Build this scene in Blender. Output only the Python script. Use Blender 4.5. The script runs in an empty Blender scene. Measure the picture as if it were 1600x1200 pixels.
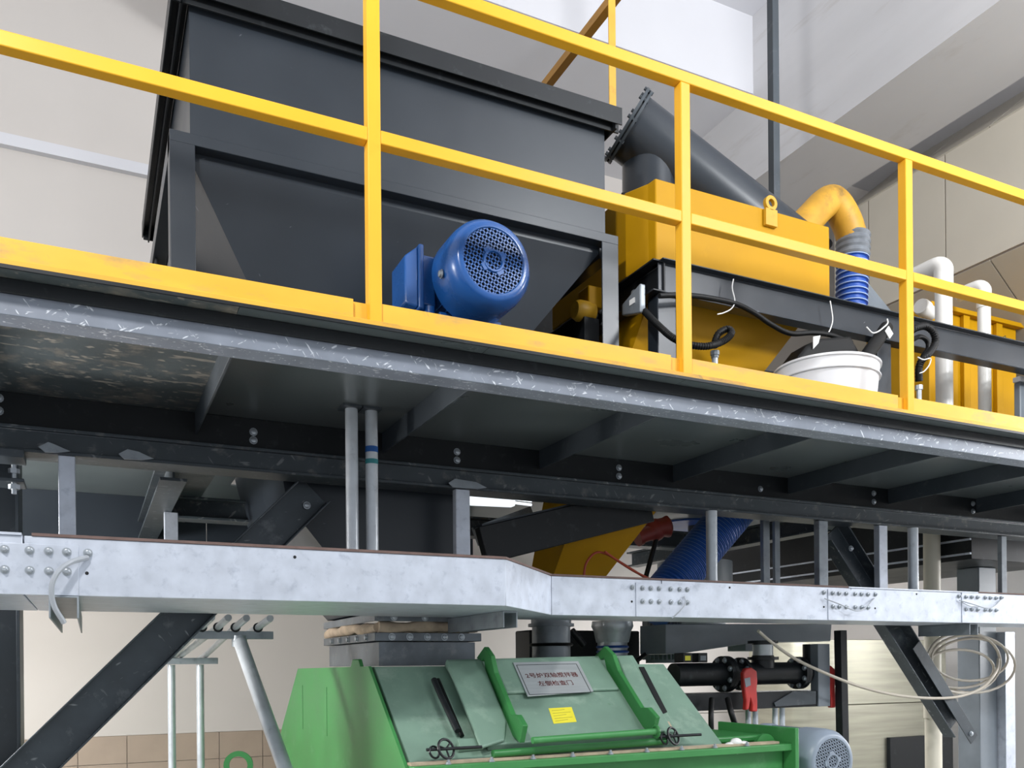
import bpy, bmesh, math, random
from mathutils import Vector, Matrix
random.seed(7)
scene = bpy.context.scene
COL = scene.collection

# ---------------------------------------------------------------- camera
F_PX, YAW, ROLL, CX, CY = 1368.0, math.radians(25.72), math.radians(-0.5), 800.0, 1038.0
EYE = Vector((0, 0, 1.6))
_f = Vector((math.sin(YAW), math.cos(YAW), 0)); _r0 = Vector((math.cos(YAW), -math.sin(YAW), 0)); _u0 = Vector((0, 0, 1))
_r = _r0 * math.cos(ROLL) + _u0 * math.sin(ROLL)
_u = _u0 * math.cos(ROLL) - _r0 * math.sin(ROLL)
cam_d = bpy.data.cameras.new('camera'); cam = bpy.data.objects.new('camera', cam_d); COL.objects.link(cam)
cam_d.sensor_width = 36; cam_d.lens = F_PX / 1600 * 36
cam_d.shift_x = 0; cam_d.shift_y = (CY - 600) / 1600
cam_d.clip_start = 0.05; cam_d.clip_end = 100
cam.matrix_world = Matrix(((_r.x, _u.x, -_f.x, EYE.x), (_r.y, _u.y, -_f.y, EYE.y), (_r.z, _u.z, -_f.z, EYE.z), (0, 0, 0, 1)))
scene.camera = cam

# ---------------------------------------------------------------- world, lamps, added fills, exposure
w = bpy.data.worlds.new('world'); scene.world = w; w.use_nodes = True
w.node_tree.nodes['Background'].inputs[0].default_value = (0.86, 0.92, 1.0, 1)
w.node_tree.nodes['Background'].inputs[1].default_value = 0.75
def area(name, loc, target, size, power, color=(1, 1, 1), size_y=None):
    d = bpy.data.lights.new(name, 'AREA'); d.energy = power; d.color = color
    if size_y: d.shape = 'RECTANGLE'; d.size = size; d.size_y = size_y
    else: d.shape = 'DISK'; d.size = size
    o = bpy.data.objects.new(name, d); COL.objects.link(o); o.location = loc
    o.rotation_euler = (Vector(target) - Vector(loc)).to_track_quat('-Z', 'Y').to_euler()
    return o
def point(name, loc, r, power, color=(1, 1, 1)):
    d = bpy.data.lights.new(name, 'POINT'); d.energy = power; d.color = color; d.shadow_soft_size = r
    o = bpy.data.objects.new(name, d); COL.objects.link(o); o.location = loc; return o
area('hall_lamp', (-0.9, 0.2, 4.4), (1.2, 3.0, 2.3), 0.30, 90, (1, 0.985, 0.97))
area('hall_lamp', (3.6, -0.8, 5.2), (3.6, 3.2, 2.6), 0.5, 62, (0.93, 0.97, 1))
area('soffit_fill', (4.4, -0.6, 4.5), (5.2, 2.6, 6.6), 0.7, 230, (0.95, 0.97, 1))  # unseen light added to brighten the ceiling beam's underside
point('side_fill', (7.2, 0.9, 3.4), 0.3, 230, (0.95, 0.97, 1))  # fill added out of view for soffit, ceiling and clad duct
point('side_fill', (-2.2, 2.9, 3.0), 0.3, 130, (1, 0.98, 0.96))  # fill added out of view for the hopper's left faces
point('aisle_fill', (-1.6, 4.0, 1.9), 0.25, 290, (1, 0.97, 0.94))  # made-up light, brightens the lower left wall
area('aisle_fill', (4.4, 5.0, 2.15), (4.6, 5.6, 0), 1.4, 60, (0.97, 0.98, 1), 0.6)  # area light added to lift the lower back wall
point('aisle_fill', (7.2, 3.2, 1.9), 0.25, 230, (0.97, 0.98, 1))  # unseen light added to whiten the walls under the deck's right end
vs = scene.view_settings
vs.view_transform = 'Standard'; vs.look = 'None'; vs.exposure = 0.0; vs.gamma = 1.0; vs.use_curve_mapping = False
scene.cycles.max_bounces = 8; scene.cycles.diffuse_bounces = 4

# ---------------------------------------------------------------- helpers
def ray(x, y): return _f + _r * ((x - CX) / F_PX) - _u * ((y - CY) / F_PX)
def at(x, y, Y):                     # the point of the plane Y = const seen at that place of the picture
    d = ray(x, y); return EYE + d * (Y / d.y)
def atz(x, y, Z):
    d = ray(x, y); return EYE + d * ((Z - 1.6) / d.z)
def V(*a): return Vector(a)

class MB:
    def __init__(s): s.v = []; s.f = []
    def add(s, vs_, fs):
        n = len(s.v); s.v += [tuple(p) for p in vs_]; s.f += [tuple(i + n for i in f) for f in fs]; return s
    def box(s, x0, x1, y0, y1, z0, z1):
        return s.add([(x0, y0, z0), (x1, y0, z0), (x1, y1, z0), (x0, y1, z0), (x0, y0, z1), (x1, y0, z1), (x1, y1, z1), (x0, y1, z1)],
                     [(0, 3, 2, 1), (4, 5, 6, 7), (0, 1, 5, 4), (1, 2, 6, 5), (2, 3, 7, 6), (3, 0, 4, 7)])
    def loft(s, rings, caps=True, closed=True):
        n = len(rings[0]); vs_ = [p for r in rings for p in r]; fs = []
        for k in range(len(rings) - 1):
            for i in range(n if closed else n - 1):
                j = (i + 1) % n; fs.append((k * n + i, k * n + j, (k + 1) * n + j, (k + 1) * n + i))
        if caps and closed:
            fs.append(tuple(range(n - 1, -1, -1))); fs.append(tuple((len(rings) - 1) * n + i for i in range(n)))
        return s.add(vs_, fs)
    def frame(s, d, up=(0, 0, 1)):
        d = Vector(d).normalized(); up = Vector(up)
        if abs(d.dot(up.normalized())) > 0.97: up = Vector((0, 1, 0)) if abs(d.y) < 0.9 else Vector((1, 0, 0))
        side = d.cross(up).normalized(); u2 = side.cross(d).normalized(); return d, side, u2
    def prof(s, pts, p0, p1, up=(0, 0, 1)):       # a section (side, up) drawn from p0 to p1
        p0 = Vector(p0); p1 = Vector(p1); d, sd, u2 = s.frame(p1 - p0, up)
        return s.loft([[p0 + sd * a + u2 * b for a, b in pts], [p1 + sd * a + u2 * b for a, b in pts]])
    def bar(s, p0, p1, wd, h, up=(0, 0, 1)):
        a = wd / 2; b = h / 2
        return s.prof([(-a, -b), (a, -b), (a, b), (-a, b)], p0, p1, up)
    def channel(s, p0, p1, wd, h, t=0.006, up=(0, 0, 1), flip=1):   # C section, web at side -wd/2, open to +side
        a = wd / 2 * flip; b = h / 2; q = t * flip
        return s.prof([(-a, -b), (a, -b), (a, -b + t), (-a + q, -b + t), (-a + q, b - t), (a, b - t), (a, b), (-a, b)], p0, p1, up)
    def ibeam(s, p0, p1, wd, h, tf=0.012, tw=0.008, up=(0, 0, 1)):
        a = wd / 2; b = h / 2; c = tw / 2
        return s.prof([(-a, -b), (a, -b), (a, -b + tf), (c, -b + tf), (c, b - tf), (a, b - tf), (a, b), (-a, b), (-a, b - tf), (-c, b - tf), (-c, -b + tf), (-a, -b + tf)], p0, p1, up)
    def ring(s, c, d, r, n, up=(0, 0, 1), ry=None):
        d, sd, u2 = s.frame(d, up); c = Vector(c); ry = ry or r
        return [c + sd * (r * math.cos(2 * math.pi * i / n)) + u2 * (ry * math.sin(2 * math.pi * i / n)) for i in range(n)]
    def cyl(s, p0, p1, r0, r1=None, n=20):
        p0 = Vector(p0); p1 = Vector(p1); r1 = r0 if r1 is None else r1
        return s.loft([s.ring(p0, p1 - p0, r0, n), s.ring(p1, p1 - p0, r1, n)])
    def lathe(s, p0, d, prof, n=28, up=(0, 0, 1), caps=True):
        p0 = Vector(p0); d = Vector(d).normalized()
        return s.loft([s.ring(p0 + d * t, d, max(r, 1e-4), n, up) for t, r in prof], caps)
    def tube(s, pts, r, n=10, rfun=None):
        pts = [Vector(p) for p in pts]; rings = []; up = Vector((0, 0, 1)); prev = None
        for i, p in enumerate(pts):
            d = (pts[min(i + 1, len(pts) - 1)] - pts[max(i - 1, 0)]).normalized()
            if prev is None:
                _, sd, u2 = s.frame(d)
            else:
                sd = (prev - d * prev.dot(d)).normalized(); u2 = sd.cross(d).normalized()
            prev = sd; rr = rfun(i) if rfun else r
            rings.append([p + sd * (rr * math.cos(2 * math.pi * k / n)) + u2 * (rr * math.sin(2 * math.pi * k / n)) for k in range(n)])
        return s.loft(rings)
    def poly(s, pts, off):                         # outline pulled along off
        off = Vector(off); pts = [Vector(p) for p in pts]
        return s.loft([pts, [p + off for p in pts]])
    def torus(s, c, d, R, r, n=28, m=8, a0=0, a1=2 * math.pi):
        d, sd, u2 = s.frame(d); c = Vector(c)
        pts = [c + sd * (R * math.cos(a0 + (a1 - a0) * i / n)) + u2 * (R * math.sin(a0 + (a1 - a0) * i / n)) for i in range(n + 1)]
        return s.tube(pts, r, m)
    def sphere(s, c, r, n=12, m=8, sc=(1, 1, 1)):
        c = Vector(c); rings = []
        for k in range(m + 1):
            t = math.pi * k / m; rr = max(math.sin(t), 1e-3) * r
            rings.append([c + Vector((rr * math.cos(2 * math.pi * i / n) * sc[0], rr * math.sin(2 * math.pi * i / n) * sc[1], r * math.cos(t) * sc[2])) for i in range(n)])
        return s.loft(rings)
    def build(s, name, mat, parent=None, bevel=0.0, smooth=True, label=None):
        me = bpy.data.meshes.new(name); me.from_pydata(s.v, [], s.f)
        bm = bmesh.new(); bm.from_mesh(me); bmesh.ops.recalc_face_normals(bm, faces=bm.faces); bm.to_mesh(me); bm.free()
        if smooth:
            me.polygons.foreach_set('use_smooth', [True] * len(me.polygons)); me.set_sharp_from_angle(angle=math.radians(38))
        me.materials.append(M[mat] if isinstance(mat, str) else mat)
        o = bpy.data.objects.new(name, me); COL.objects.link(o)
        if parent is not None: attach(o, parent)
        if bevel:
            b = o.modifiers.new('bevel', 'BEVEL'); b.width = bevel; b.segments = 2; b.limit_method = 'ANGLE'; b.angle_limit = math.radians(50)
        if label: o['label'] = label
        return o
WORLDPOS = {}
def wpos(o):
    p = Vector(o.location) if o.parent is None else Vector((0, 0, 0))
    return p
def attach(o, parent):
    o.parent = parent
    root = parent
    while root.parent is not None: root = root.parent
    # every mesh is drawn in place; only the thing's own empty has an offset
    o.matrix_parent_inverse = Matrix.Translation(-Vector(root.location)) if parent is root else Matrix.Identity(4)
def thing(name, label, cat, loc=(0, 0, 0), group=None, kind=None):
    o = bpy.data.objects.new(name, None); COL.objects.link(o); o.location = loc; o.empty_display_size = 0.05
    o['label'] = label; o['category'] = cat
    if group: o['group'] = group
    if kind: o['kind'] = kind
    return o
def tag(o, label, cat, group=None, kind=None):
    o['label'] = label; o['category'] = cat
    if group: o['group'] = group
    if kind: o['kind'] = kind
    return o
def struct(o, label, cat):
    o['kind'] = 'structure'; o['label'] = label; o['category'] = cat; return o
def smooth_path(pts, k=8):
    pts = [Vector(p) for p in pts]; P = [pts[0] * 2 - pts[1]] + pts + [pts[-1] * 2 - pts[-2]]; out = []
    for i in range(1, len(P) - 2):
        a, b, c, d = P[i - 1], P[i], P[i + 1], P[i + 2]
        for j in range(k):
            t = j / k
            out.append(0.5 * ((2 * b) + (c - a) * t + (2 * a - 5 * b + 4 * c - d) * t * t + (3 * b - a - 3 * c + d) * t ** 3))
    out.append(pts[-1]); return out

# ---------------------------------------------------------------- materials
def lin(h):
    h = h.lstrip('#'); c = [int(h[i:i + 2], 16) / 255 for i in (0, 2, 4)]
    return tuple(((x + 0.055) / 1.055) ** 2.4 if x > 0.04045 else x / 12.92 for x in c) + (1,)
M = {}
def mat(name, col, rough=0.5, metal=0.0, var=0.12, vscale=6.0, bump=0.0, bscale=60.0, spots=None, spot_amt=0.0, spot_scale=14.0, spec=0.5, stretch=(1, 1, 1), coat=0.0):
    m = bpy.data.materials.new(name); m.use_nodes = True; nt = m.node_tree; N = nt.nodes; L = nt.links
    b = N['Principled BSDF']; c = lin(col) if isinstance(col, str) else col
    b.inputs['Roughness'].default_value = rough; b.inputs['Metallic'].default_value = metal; b.inputs['Specular IOR Level'].default_value = spec
    if coat: b.inputs['Coat Weight'].default_value = coat; b.inputs['Coat Roughness'].default_value = 0.15
    tc = N.new('ShaderNodeTexCoord'); mp = N.new('ShaderNodeMapping'); mp.inputs['Scale'].default_value = stretch; L.new(tc.outputs['Object'], mp.inputs['Vector'])
    nz = N.new('ShaderNodeTexNoise'); nz.inputs['Scale'].default_value = vscale; nz.inputs['Detail'].default_value = 6; L.new(mp.outputs[0], nz.inputs['Vector'])
    mx = N.new('ShaderNodeMix'); mx.data_type = 'RGBA'
    mx.inputs[6].default_value = tuple(x * (1 - var) for x in c[:3]) + (1,); mx.inputs[7].default_value = tuple(min(1, x * (1 + var)) for x in c[:3]) + (1,)
    rp = N.new('ShaderNodeMapRange'); rp.inputs[1].default_value = 0.3; rp.inputs[2].default_value = 0.7; L.new(nz.outputs['Fac'], rp.inputs[0])
    L.new(rp.outputs[0], mx.inputs[0]); out = mx.outputs[2]
    if spots:
        n2 = N.new('ShaderNodeTexNoise'); n2.inputs['Scale'].default_value = spot_scale; n2.inputs['Detail'].default_value = 8; n2.inputs['Roughness'].default_value = 0.65; L.new(mp.outputs[0], n2.inputs['Vector'])
        r2 = N.new('ShaderNodeMapRange'); r2.inputs[1].default_value = 0.62 - 0.1 * spot_amt; r2.inputs[2].default_value = 0.74; r2.inputs[4].default_value = min(1, spot_amt); L.new(n2.outputs['Fac'], r2.inputs[0])
        m2 = N.new('ShaderNodeMix'); m2.data_type = 'RGBA'; m2.inputs[7].default_value = lin(spots); L.new(out, m2.inputs[6]); L.new(r2.outputs[0], m2.inputs[0]); out = m2.outputs[2]
    L.new(out, b.inputs['Base Color'])
    rr = N.new('ShaderNodeMapRange'); rr.inputs[3].default_value = max(0.05, rough - 0.08); rr.inputs[4].default_value = min(1, rough + 0.08); L.new(nz.outputs['Fac'], rr.inputs[0]); L.new(rr.outputs[0], b.inputs['Roughness'])
    if bump:
        n3 = N.new('ShaderNodeTexNoise'); n3.inputs['Scale'].default_value = bscale; n3.inputs['Detail'].default_value = 4; L.new(mp.outputs[0], n3.inputs['Vector'])
        bp = N.new('ShaderNodeBump'); bp.inputs['Strength'].default_value = bump; bp.inputs['Distance'].default_value = 0.004; L.new(n3.outputs['Fac'], bp.inputs['Height']); L.new(bp.outputs[0], b.inputs['Normal'])
    M[name] = m; return m
def scratch(m, col, scale=60.0, thr=0.78, amt=0.8):
    """short light scratches and chips over an existing material"""
    nt = m.node_tree; N = nt.nodes; L = nt.links; b = N['Principled BSDF']; src = b.inputs['Base Color'].links[0].from_socket
    tc = N.new('ShaderNodeTexCoord'); fac = None
    for k, rot in enumerate((0.6, -0.9, 1.7)):
        mr = N.new('ShaderNodeMapping'); mr.inputs['Rotation'].default_value = (0.3 * k, rot, 0.2); L.new(tc.outputs['Object'], mr.inputs[0])
        mp = N.new('ShaderNodeMapping'); mp.inputs['Scale'].default_value = (scale, scale, scale * 0.22); L.new(mr.outputs[0], mp.inputs[0])
        nz = N.new('ShaderNodeTexNoise'); nz.inputs['Scale'].default_value = 1.0; nz.inputs['Detail'].default_value = 2; L.new(mp.outputs[0], nz.inputs['Vector'])
        r = N.new('ShaderNodeMapRange'); r.inputs[1].default_value = thr - 0.06; r.inputs[2].default_value = thr; L.new(nz.outputs['Fac'], r.inputs[0])
        if fac is None: fac = r.outputs[0]
        else:
            ad = N.new('ShaderNodeMath'); ad.operation = 'MAXIMUM'; L.new(fac, ad.inputs[0]); L.new(r.outputs[0], ad.inputs[1]); fac = ad.outputs[0]
    mu = N.new('ShaderNodeMath'); mu.operation = 'MULTIPLY'; mu.inputs[1].default_value = amt; L.new(fac, mu.inputs[0])
    mx = N.new('ShaderNodeMix'); mx.data_type = 'RGBA'; mx.inputs[7].default_value = lin(col); L.new(src, mx.inputs[6]); L.new(mu.outputs[0], mx.inputs[0]); L.new(mx.outputs[2], b.inputs['Base Color'])
    return m
mat('yellow', '#edb02a', 0.42, spec=0.35, var=0.05, vscale=3, spots='#d29a22', spot_amt=0.25, spot_scale=9)
scratch(mat('yellow_toe', '#ebb23a', 0.45, spec=0.35, var=0.06, vscale=5, spots='#8d8268', spot_amt=0.75, spot_scale=4.5, stretch=(1, 1, 3)), '#8a7a55', 40, 0.80, 0.5)
scratch(mat('yellow_scorched', '#e6ad3a', 0.5, spec=0.35, var=0.08, vscale=5, spots='#6a655a', spot_amt=1.0, spot_scale=2.6, stretch=(1, 1, 2)), '#7a6c4c', 40, 0.78, 0.5)
mat('yellow_bin', '#bb8a06', 0.5, spec=0.2, var=0.05, vscale=4, spots='#d9a31a', spot_amt=0.3, spot_scale=7)
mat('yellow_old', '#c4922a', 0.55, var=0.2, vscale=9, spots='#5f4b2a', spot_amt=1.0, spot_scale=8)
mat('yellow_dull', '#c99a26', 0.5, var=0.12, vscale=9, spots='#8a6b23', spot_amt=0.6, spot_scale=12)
scratch(mat('hopper', '#282e35', 0.33, spec=0.5, var=0.08, vscale=4, bump=0.03, bscale=120), '#c9cfd6', 40, 0.84, 0.4)
mat('dark_steel', '#3a4147', 0.42, var=0.14, vscale=6, bump=0.03, bscale=90, spots='#6f7478', spot_amt=0.35, spot_scale=18)
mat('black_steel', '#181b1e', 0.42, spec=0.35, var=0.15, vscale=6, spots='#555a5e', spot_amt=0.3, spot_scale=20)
scratch(mat('channel_paint', '#7d8490', 0.4, var=0.14, vscale=10), '#e8ecf2', 95, 0.72, 0.7)
scratch(mat('beam_paint', '#353d43', 0.45, var=0.15, vscale=8, spots='#7a7a76', spot_amt=0.6, spot_scale=16), '#8d9092', 45, 0.74, 0.5)
scratch(mat('deck_under', '#5c6466', 0.3, var=0.12, vscale=3, spots='#6d675f', spot_amt=0.35, spot_scale=5), '#77736c', 50, 0.80, 0.35)
scratch(mat('deck_flaked', '#50585a', 0.4, var=0.2, vscale=5, spots='#8a8378', spot_amt=1.0, spot_scale=9), '#a29b8f', 30, 0.70, 0.7)
mat('galv', '#c7cdd8', 0.42, metal=0.45, var=0.1, vscale=16, bump=0.04, bscale=50, spots='#9fa7b5', spot_amt=0.7, spot_scale=24)
mat('galv_dark', '#8f969c', 0.42, metal=0.4, var=0.15, vscale=14, spots='#5f666c', spot_amt=0.6, spot_scale=16)
mat('galv_pipe', '#c8ced4', 0.34, metal=0.3, var=0.12, vscale=12, spots='#8d949b', spot_amt=0.5, spot_scale=22)
mat('lid_edge', '#6b5650', 0.7, var=0.2, vscale=20)
mat('bolt', '#a9afb5', 0.35, metal=0.6, var=0.1)
mat('blue', '#1d5499', 0.28, var=0.07, vscale=6, coat=0.3)
mat('blue_hose', '#2450a4', 0.42, var=0.1, vscale=10)
mat('hose_rib', '#9fb4d6', 0.4, var=0.05)
mat('black_rubber', '#08090a', 0.5, spec=0.3, var=0.1)
mat('dark_hole', '#0d0f11', 0.7, var=0.05)
mat('white_plastic', '#eeeef0', 0.35, var=0.02)
mat('pvc', '#e6e4de', 0.35, var=0.04, vscale=5)
mat('pvc_cream', '#d8d1c0', 0.4, var=0.05, vscale=5)
mat('grey_tape', '#6d7278', 0.45, var=0.2, vscale=20)
mat('green', '#40894a', 0.42, var=0.1, vscale=5, spots='#6fa878', spot_amt=0.4, spot_scale=8, bump=0.02)
scratch(mat('green_dusty', '#7a9685', 0.5, var=0.12, vscale=5, spots='#a3b8a8', spot_amt=0.7, spot_scale=6, bump=0.02), '#4d7d5c', 30, 0.80, 0.4)
mat('green_dark', '#377f42', 0.4, var=0.1, vscale=6)
mat('stainless', '#b9bdbf', 0.35, metal=0.35, var=0.1, vscale=4, stretch=(0.6, 8, 8))
mat('ink', '#5a1d1c', 0.5, var=0.1)
mat('ink_dark', '#2c2e30', 0.5, var=0.1)
mat('sticker', '#e8dc3c', 0.5, var=0.05)
mat('fabric', '#b8a58f', 0.9, var=0.2, vscale=18, bump=0.3, bscale=40, spots='#77695a', spot_amt=0.6, spot_scale=10)
mat('inlet', '#6f757b', 0.35, metal=0.3, var=0.25, vscale=9, spots='#9a9a98', spot_amt=0.6, spot_scale=14)
mat('grey_motor', '#8f9aa8', 0.35, var=0.06)
mat('red', '#b5322e', 0.4, var=0.15, vscale=14)
mat('red_dark', '#8a3530', 0.5, var=0.2, vscale=14)
mat('orange', '#c8553c', 0.5, var=0.1)
mat('cable_beige', '#b3aa9c', 0.5, var=0.1)
mat('wire_grey', '#a6abb2', 0.45, var=0.1)
mat('white_tag', '#e9e9e6', 0.5, var=0.05)
mat('wall_paint', '#cec8c2', 0.75, var=0.03, vscale=1.2)
mat('wall_white', '#e3e1e0', 0.75, var=0.03, vscale=1.0)
mat('ceiling_paint', '#d6d6da', 0.8, var=0.03, vscale=1.0)
mat('beam_plaster', '#d8d7d8', 0.8, var=0.04, vscale=2, spots='#b9b2aa', spot_amt=0.45, spot_scale=3.5, stretch=(1, 0.35, 2.5))
mat('tile', '#ab9a8a', 0.35, var=0.05, vscale=8)
mat('grout', '#8d8177', 0.8)
mat('floor_concrete', '#a6a7a2', 0.6, var=0.12, vscale=2)
mat('cladding', '#c3bcae', 0.5, var=0.04, vscale=2)
mat('clad_metal', '#a5a292', 0.45, metal=0.6, var=0.16, vscale=3, stretch=(0.5, 1, 9))
mat('hull_grey', '#767d84', 0.4, var=0.12, vscale=6)
mat('glare_glow', '#ffffff', 0.4)  # emissive colour for the glare under the deck, not a lamp
_b = M['glare_glow'].node_tree.nodes['Principled BSDF']; _b.inputs['Emission Color'].default_value = (0.85, 0.93, 1, 1); _b.inputs['Emission Strength'].default_value = 1.2

# ---------------------------------------------------------------- shared small pieces
def mesh_of(mb, name, mat_, smooth=True):
    o = mb.build(name, mat_, smooth=smooth); me = o.data; bpy.data.objects.remove(o); return me
def piece(name, me, loc, parent, rot=None):
    o = bpy.data.objects.new(name, me); COL.objects.link(o); o.location = loc
    if rot: o.rotation_euler = rot
    attach(o, parent); return o
_b = MB(); _b.lathe((0, 0.001, 0), (0, -1, 0), [(0, 0.0125), (0.002, 0.0125), (0.0021, 0.0095), (0.003, 0.0095)], 16); _b.lathe((0, -0.002, 0), (0, -1, 0), [(0, 0.009), (0.006, 0.009), (0.008, 0.006), (0.0081, 0.005), (0.014, 0.005)], 6)
BOLT = mesh_of(_b, 'bolt', 'bolt')
_b = MB(); _b.lathe((0, 0.001, 0), (0, -1, 0), [(0, 0.016), (0.003, 0.016), (0.0031, 0.012), (0.010, 0.011), (0.012, 0.006)], 12)
RIVET = mesh_of(_b, 'bolt', 'bolt')

# ================================================================ THE SETTING
struct(MB().box(-4, 11, -3, 8.2, -0.12, 0).build('floor', 'floor_concrete', smooth=False), 'grey concrete floor of the plant hall', 'floor')
YB = 6.5                                                   # back wall
wb = struct(MB().box(-4, 11, YB, YB + 0.2, 1.14, 6.43).box(-4, 11, YB + 0.012, YB + 0.2, 0, 1.14).build('wall_back', 'wall_paint', smooth=False), 'cream painted back wall above brown tile dado', 'wall')
_t = MB().box(0.002, 0.298, -0.012, 0, 0.002, 0.188); TILE = mesh_of(_t, 'tile', 'tile', False)
for r in range(6):
    for c in range(-8, 14):
        piece('tile', TILE, (c * 0.3 - 0.08, YB + 0.012, 1.14 - 0.19 * (r + 1)), wb)
struct(MB().box(-4, 4.5, YB - 0.05, YB, 4.96, 5.035).build('trim_1', 'ceiling_paint', smooth=False), 'white ledge running along the upper back wall', 'ledge')
struct(MB().box(8.2, 8.4, -3, 8.2, 0, 6.43).build('wall_right', 'wall_white', smooth=False), 'white far side wall of the hall', 'wall')
struct(MB().box(-4, 11, -3, 8.2, 6.43, 6.6).build('ceiling', 'ceiling_paint', smooth=False), 'white concrete ceiling slab', 'ceiling')
struct(MB().box(4.5, 5.22, 1.2, 6.5, 5.2, 6.43).build('trim_2', 'beam_plaster', smooth=False), 'wide plastered ceiling beam with board marks', 'ceiling beam')
struct(MB().box(0.9, 4.5, 5.1, 6.5, 5.85, 6.43).build('trim_3', 'ceiling_paint', smooth=False), 'white cross beam meeting the plastered ceiling beam', 'ceiling beam')

# ================================================================ PLATFORM
X0, X1 = -1.6, 8.1
pf = thing('platform', 'dark grey steel platform deck carrying the hopper and yellow bin', 'platform', (2, 3, 2.5))
bx_ = [X0] + [-0.37 + 0.742 * k for k in range(12)] + [X1]
for k, (a, b) in enumerate(zip(bx_, bx_[1:])):
    MB().box(a + 0.001, b - 0.001, 2.452, 3.62, 2.575, 2.583).build('deck_plate', 'deck_flaked' if k == 1 else 'deck_under', pf, label='deck plate with flaking paint underneath' if k == 1 else None)
for a, b, c, d in ((0.42, 0.685, 3.62, 4.9), (1.56, 2.14, 3.74, 4.9), (2.14, 2.9, 4.26, 4.9), (2.9, 3.36, 3.62, 4.9)):
    MB().box(a + 0.001, b - 0.001, c + 0.001, d - 0.001, 2.575, 2.583).build('deck_plate', 'deck_under', pf)
MB().box(X0, X1, 2.508, 2.5195, 2.538, 2.5745).build('shade_strip', 'black_steel', pf, bevel=0.002, label='black strip standing in for overhang shade under the deck edge')  # shadow of the deck overhang built as a black bar over the channel
MB().box(X0, 0.42, 3.62, 6.2, 2.575, 2.583).build('deck_plate', 'deck_under', pf)
MB().box(3.36, X1, 3.62, 5.6, 2.575, 2.583).build('deck_plate', 'deck_under', pf)
MB().box(0.42, 3.36, 4.9, 6.2, 2.575, 2.583).build('deck_plate', 'deck_under', pf)
MB().prof([(-0.003, -0.044), (0.085, -0.044), (0.085, -0.038), (0.003, -0.038), (0.003, 0.038), (0.085, 0.038), (0.085, 0.0445), (-0.003, 0.0445)], (X1, 2.523, 2.530), (X0, 2.523, 2.530)).build('edge_channel', 'channel_paint', pf, bevel=0.002, label='scratched grey edge channel')
MB().box(X0, X1, 2.446, 2.4515, 2.574, 2.5835).build('edge_strip', 'black_steel', pf)
for k in range(12):
    x = -0.37 + 0.742 * k
    MB().box(x - 0.004, x + 0.004, 2.612, 3.54, 2.49, 2.575).build('rib', 'dark_steel', pf, bevel=0.001)
rc = MB().prof([(-0.004, -0.066), (0.07, -0.066), (0.07, -0.06), (0.004, -0.06), (0.004, 0.06), (0.07, 0.06), (0.07, 0.066), (-0.004, 0.066)], (X1, 3.545, 2.509), (X0, 3.545, 2.509)).build('rear_channel', 'black_steel', pf, bevel=0.002)
for px, py in [(-2, 622), (-2, 642), (396, 675), (396, 688), (714, 706), (714, 719), (967, 731), (967, 744), (1188, 764), (1365, 771), (1365, 784), (1520, 787), (1520, 799)]:
    p = at(px, py, 3.541); piece('bolt', RIVET, (p.x, 3.541, p.z), rc)
MB().ibeam((0.30, 3.66, 2.385), (0.30, 6.2, 2.385), 0.10, 0.11).build('cross_beam', 'beam_paint', pf, bevel=0.002)
MB().box(0.352, 0.50, 3.66, 6.2, 2.44, 2.452).build('stiffener_plate', 'beam_paint', pf)
MB().ibeam((3.72, 3.66, 2.385), (3.72, 5.6, 2.385), 0.10, 0.11).build('cross_beam', 'beam_paint', pf, bevel=0.002)
MB().ibeam((0.36, 4.62, 2.385), (3.66, 4.62, 2.385), 0.12, 0.11).build('cross_beam', 'beam_paint', pf, bevel=0.002)
mb_ = thing('main_beam', 'long black steel beam bolted under the platform deck', 'beam', (2, 3.5, 2.33))
MB().ibeam((X0, 3.525, 2.396), (X1, 3.525, 2.396), 0.14, 0.092, 0.012, 0.10).build('beam_section', 'beam_paint', mb_, bevel=0.002)
for px0, py0, px1, py1 in ((60, 692, 110, 706), (700, 738, 760, 760), (185, 708, 240, 714)):
    a = at(px0, py0, 3.447); b = at(px1, py1, 3.447)
    MB().poly([(a.x, 3.448, 2.368), (a.x + 0.03, 3.448, 2.388), (b.x - 0.05, 3.448, 2.382), (b.x, 3.448, 2.362), (b.x - 0.04, 3.448, 2.353), (a.x + 0.02, 3.448, 2.351)], (0, -0.006, 0)).build('weld_patch', 'galv_dark', mb_)
cl = thing('beam_clamp', 'bolted steel beam clamp hanging under beam near left picture edge', 'clamp', (-0.25, 3.45, 2.25))
a = at(20, 712, 3.45); x = a.x
MB().box(x - 0.07, x + 0.035, 3.42, 3.56, 2.322, 2.35).box(x - 0.07, x + 0.035, 3.42, 3.56, 2.238, 2.25).box(x - 0.07, x - 0.05, 3.42, 3.56, 2.25, 2.3).build('clamp_body', 'dark_steel', cl, bevel=0.003)
MB().cyl((x + 0.003, 3.45, 2.20), (x + 0.003, 3.45, 2.30), 0.008, n=10).lathe((x + 0.003, 3.45, 2.27), (0, 0, 1), [(0, 0.018), (0.016, 0.018)], 6).lathe((x + 0.003, 3.45, 2.216), (0, 0, 1), [(0, 0.018), (0.016, 0.018)], 6).build('bolt', 'bolt', cl)

xs_ = [X0, -0.5, 0.62, 1.5, 2.32]
for a, b in zip(xs_, xs_[1:]): MB().box(a + 0.002, b - 0.002, 5.40, 5.41, 2.03, 2.574).build('skirt_panel', 'hopper', pf, label='dark sheet panel hanging under the deck')
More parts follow.
